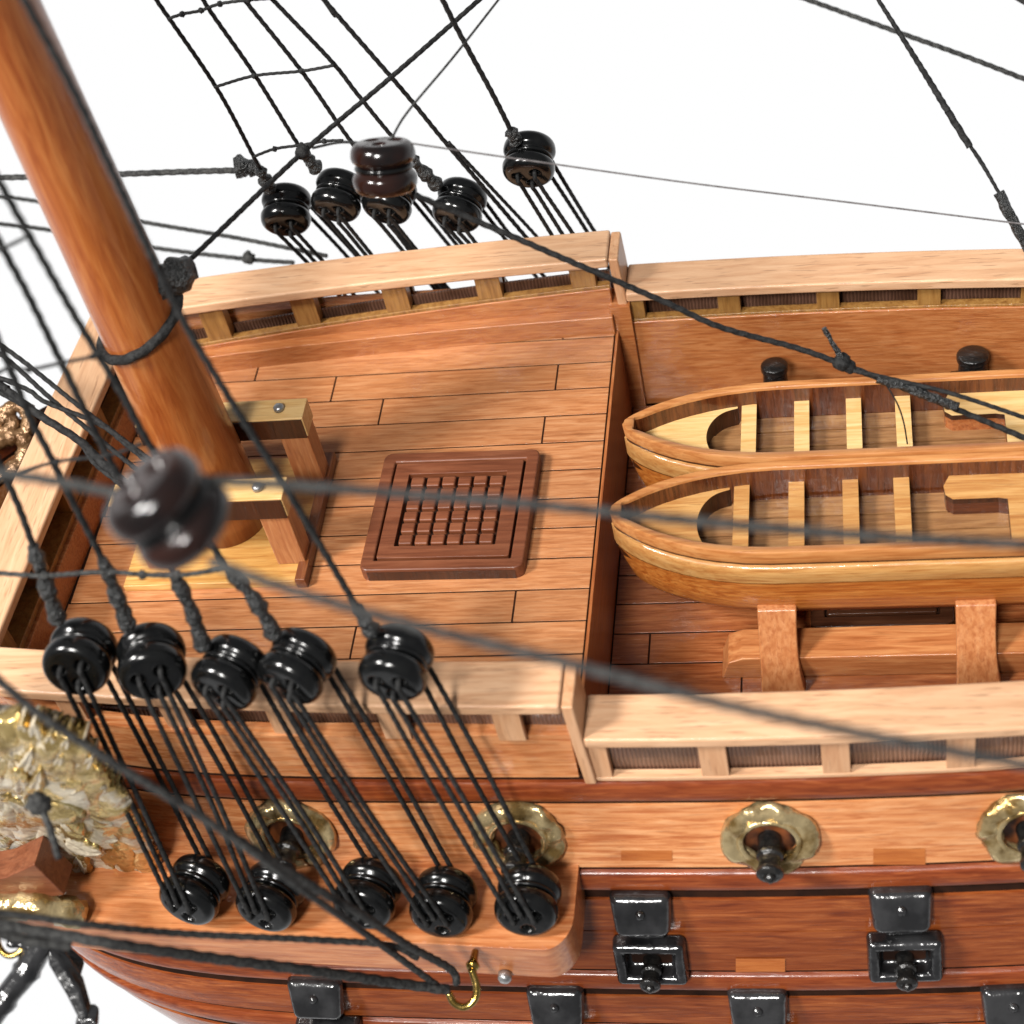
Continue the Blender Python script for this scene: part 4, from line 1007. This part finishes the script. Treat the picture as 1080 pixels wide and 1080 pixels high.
for k, (fr_, cnt, ln, wd, lf) in enumerate(((.86, 17, 34, 14, .16), (.70, 14, 38, 13, .25), (.50, 9, 34, 12, .33))):
    for i in range(cnt):
        a = -95 + 165 * (i + .5 * (k % 2)) / cnt
        # distance to the outline along this direction
        d = 4
        while inside(plan, C0[0] + d * math.cos(R_(a)), C0[1] + d * math.sin(R_(a))) and d < 200: d += 2
        x, y = C0[0] + d * fr_ * math.cos(R_(a)), C0[1] + d * fr_ * math.sin(R_(a))
        if math.hypot((x - 66) / 34, (y - 828) / 22) < 1: continue
        leaf(x, y, a + random.uniform(-22, 22), ln * random.uniform(.8, 1.15), wd * random.uniform(.8, 1.2), lf + random.uniform(-.03, .03), random.choice((.30, .42, .5, .62)))
for x, y, a in ((10, 900, 200), (30, 890, 150), (-5, 870, 180), (50, 880, 30), (78, 868, 20), (15, 860, 190), (28, 838, 220), (5, 830, 200), (20, 800, 250), (60, 900, 60), (85, 915, 50)):
    leaf(x, y, a, 38, 13, .26, .42)
mb = MB(); cpos = at_pl(66, 828, (.10, 1, .22), -6.0) + Vector((0, -.36, 0))
add_torus(mb, cpos, Vector((-.1, -1, -.1)), .36, .07, n=40, m=8, fn=lambda a, b, r, z: (r + .012 * math.sin(14 * a), z)); mb.build('cartouche_ring', M['gold'], orn, ob, smooth=True)
mb = MB(); add_blob(mb, cpos, .34, .12, 16, (1, .45, 1)); mb.r = [.33] * len(mb.f); mb.build('cartouche', M['ornament'], orn, ob, smooth=True)
rope('ornament_line', 'short grey line with a black knob at its end on the gilded carving', [at_d(42, 850, 22.2), at_d(52, 872, 22.1), at_d(62, 905, 22.2)], .045, 'rope_grey', knots=[(at_d(41, 848, 22.2), .15)])
kb = MB(); q = [at_y(x, y, -6.0) for x, y in ((-30, 932), (5, 926), (36, 912), (68, 944), (30, 950), (-30, 948))]
kb.loft([[p + Vector((0, .0, 0)) for p in q], [p + Vector((.0, .5, .0)) for p in q]])
tag(kb.build('cathead_end', M['hatch'], base=q[0], bevel=.02), 'reddish wooden beam end under the gilded carving', 'beam')
cz_ = MB(); add_rope(cz_, [at_y(-40, 955, -6.1), at_y(0, 956, -6.1), at_y(45, 955, -6.1), at_y(85, 965, -6.0)], .22, twist=False, rough=.3)
tag(cz_.build('gilded_moulding', M['wreath'], base=at_y(0, 956, -6.1), smooth=True), 'worn gilded moulding below the carving at the left edge', 'moulding')

# carved scroll beyond the bow rail
cs = thing('bow_scroll', 'brown gilded scroll carving beyond the bow rail at the left edge', 'carving', at_d(15, 460, 31))
for k, (pp, r) in enumerate(((((-25, 455), (0, 440), (16, 428), (30, 437), (28, 455), (10, 462), (-20, 472)), .13), (((-25, 505), (0, 503), (18, 492), (27, 472), (24, 458)), .14), (((-20, 448), (0, 455), (14, 448), (8, 440), (-4, 444)), .11))):
    mb = MB(); add_rope(mb, [at_d(x, y, 31) for x, y in pp], r, twist=False, rough=.45, step=.05); mb.build('scroll', M['bronze'], cs, at_d(15, 460, 31), smooth=True)

# anchor hanging under the bow
an = thing('anchor', 'black anchor with ring hanging under the near bow at the lower left corner', 'anchor', at_d(45, 990, 24))
ab = at_d(45, 990, 24); D0 = 24
mb = MB(); add_rope(mb, [at_d(48, 984, D0), at_d(28, 1024, D0), at_d(8, 1050, D0), at_d(-20, 1092, D0)], .17, twist=False, rf=lambda t: 1.15 - .35 * t + (.16 if abs(t - .36) < .035 or abs(t - .68) < .035 else 0)); mb.build('shank', M['iron'], an, ab, smooth=True)
mb = MB(); q = [at_d(x, y, D0 - .1) for x, y in ((50, 1002), (60, 1010), (84, 1045), (93, 1076), (82, 1076), (70, 1052), (50, 1018))]
mb.loft([[p for p in q], [p + Vector((.0, .22, .0)) for p in q]]); mb.build('arm', M['iron'], an, ab, bevel=.04)
mb = MB(); q = [at_d(x, y, D0 + .2) for x, y in ((58, 1001), (66, 1008), (84, 1024), (86, 1029), (81, 1035), (64, 1012))]
mb.loft([[p for p in q], [p + Vector((.0, .2, .0)) for p in q]]); mb.build('fluke', M['iron'], an, ab, bevel=.03)
mb = MB(); q = [at_d(x, y, D0 - .1) for x, y in ((82, 1074), (96, 1074), (101, 1079), (100, 1095), (78, 1095), (79, 1079))]
mb.loft([[p for p in q], [p + Vector((.0, .22, .0)) for p in q]]); mb.build('arm_collar', M['iron'], an, ab, bevel=.03)
mb = MB(); add_rope(mb, [at_d(44, 998, D0 - .1), at_d(28, 997, D0 - .1), at_d(8, 994, D0 - .1)], .06, twist=False, rough=.3); add_blob(mb, at_d(29, 994, D0 - .1), .08); mb.build('stock_pin', M['iron'], an, ab, smooth=True)
mb = MB(); add_rope(mb, [at_d(30, 978, D0), at_d(31, 990, D0), at_d(22, 1003, D0), at_d(10, 1008, D0), at_d(1, 1002, D0), at_d(-3, 990, D0), at_d(2, 980, D0)], .045, twist=False); mb.build('ring', M['brass'], an, ab, smooth=True)
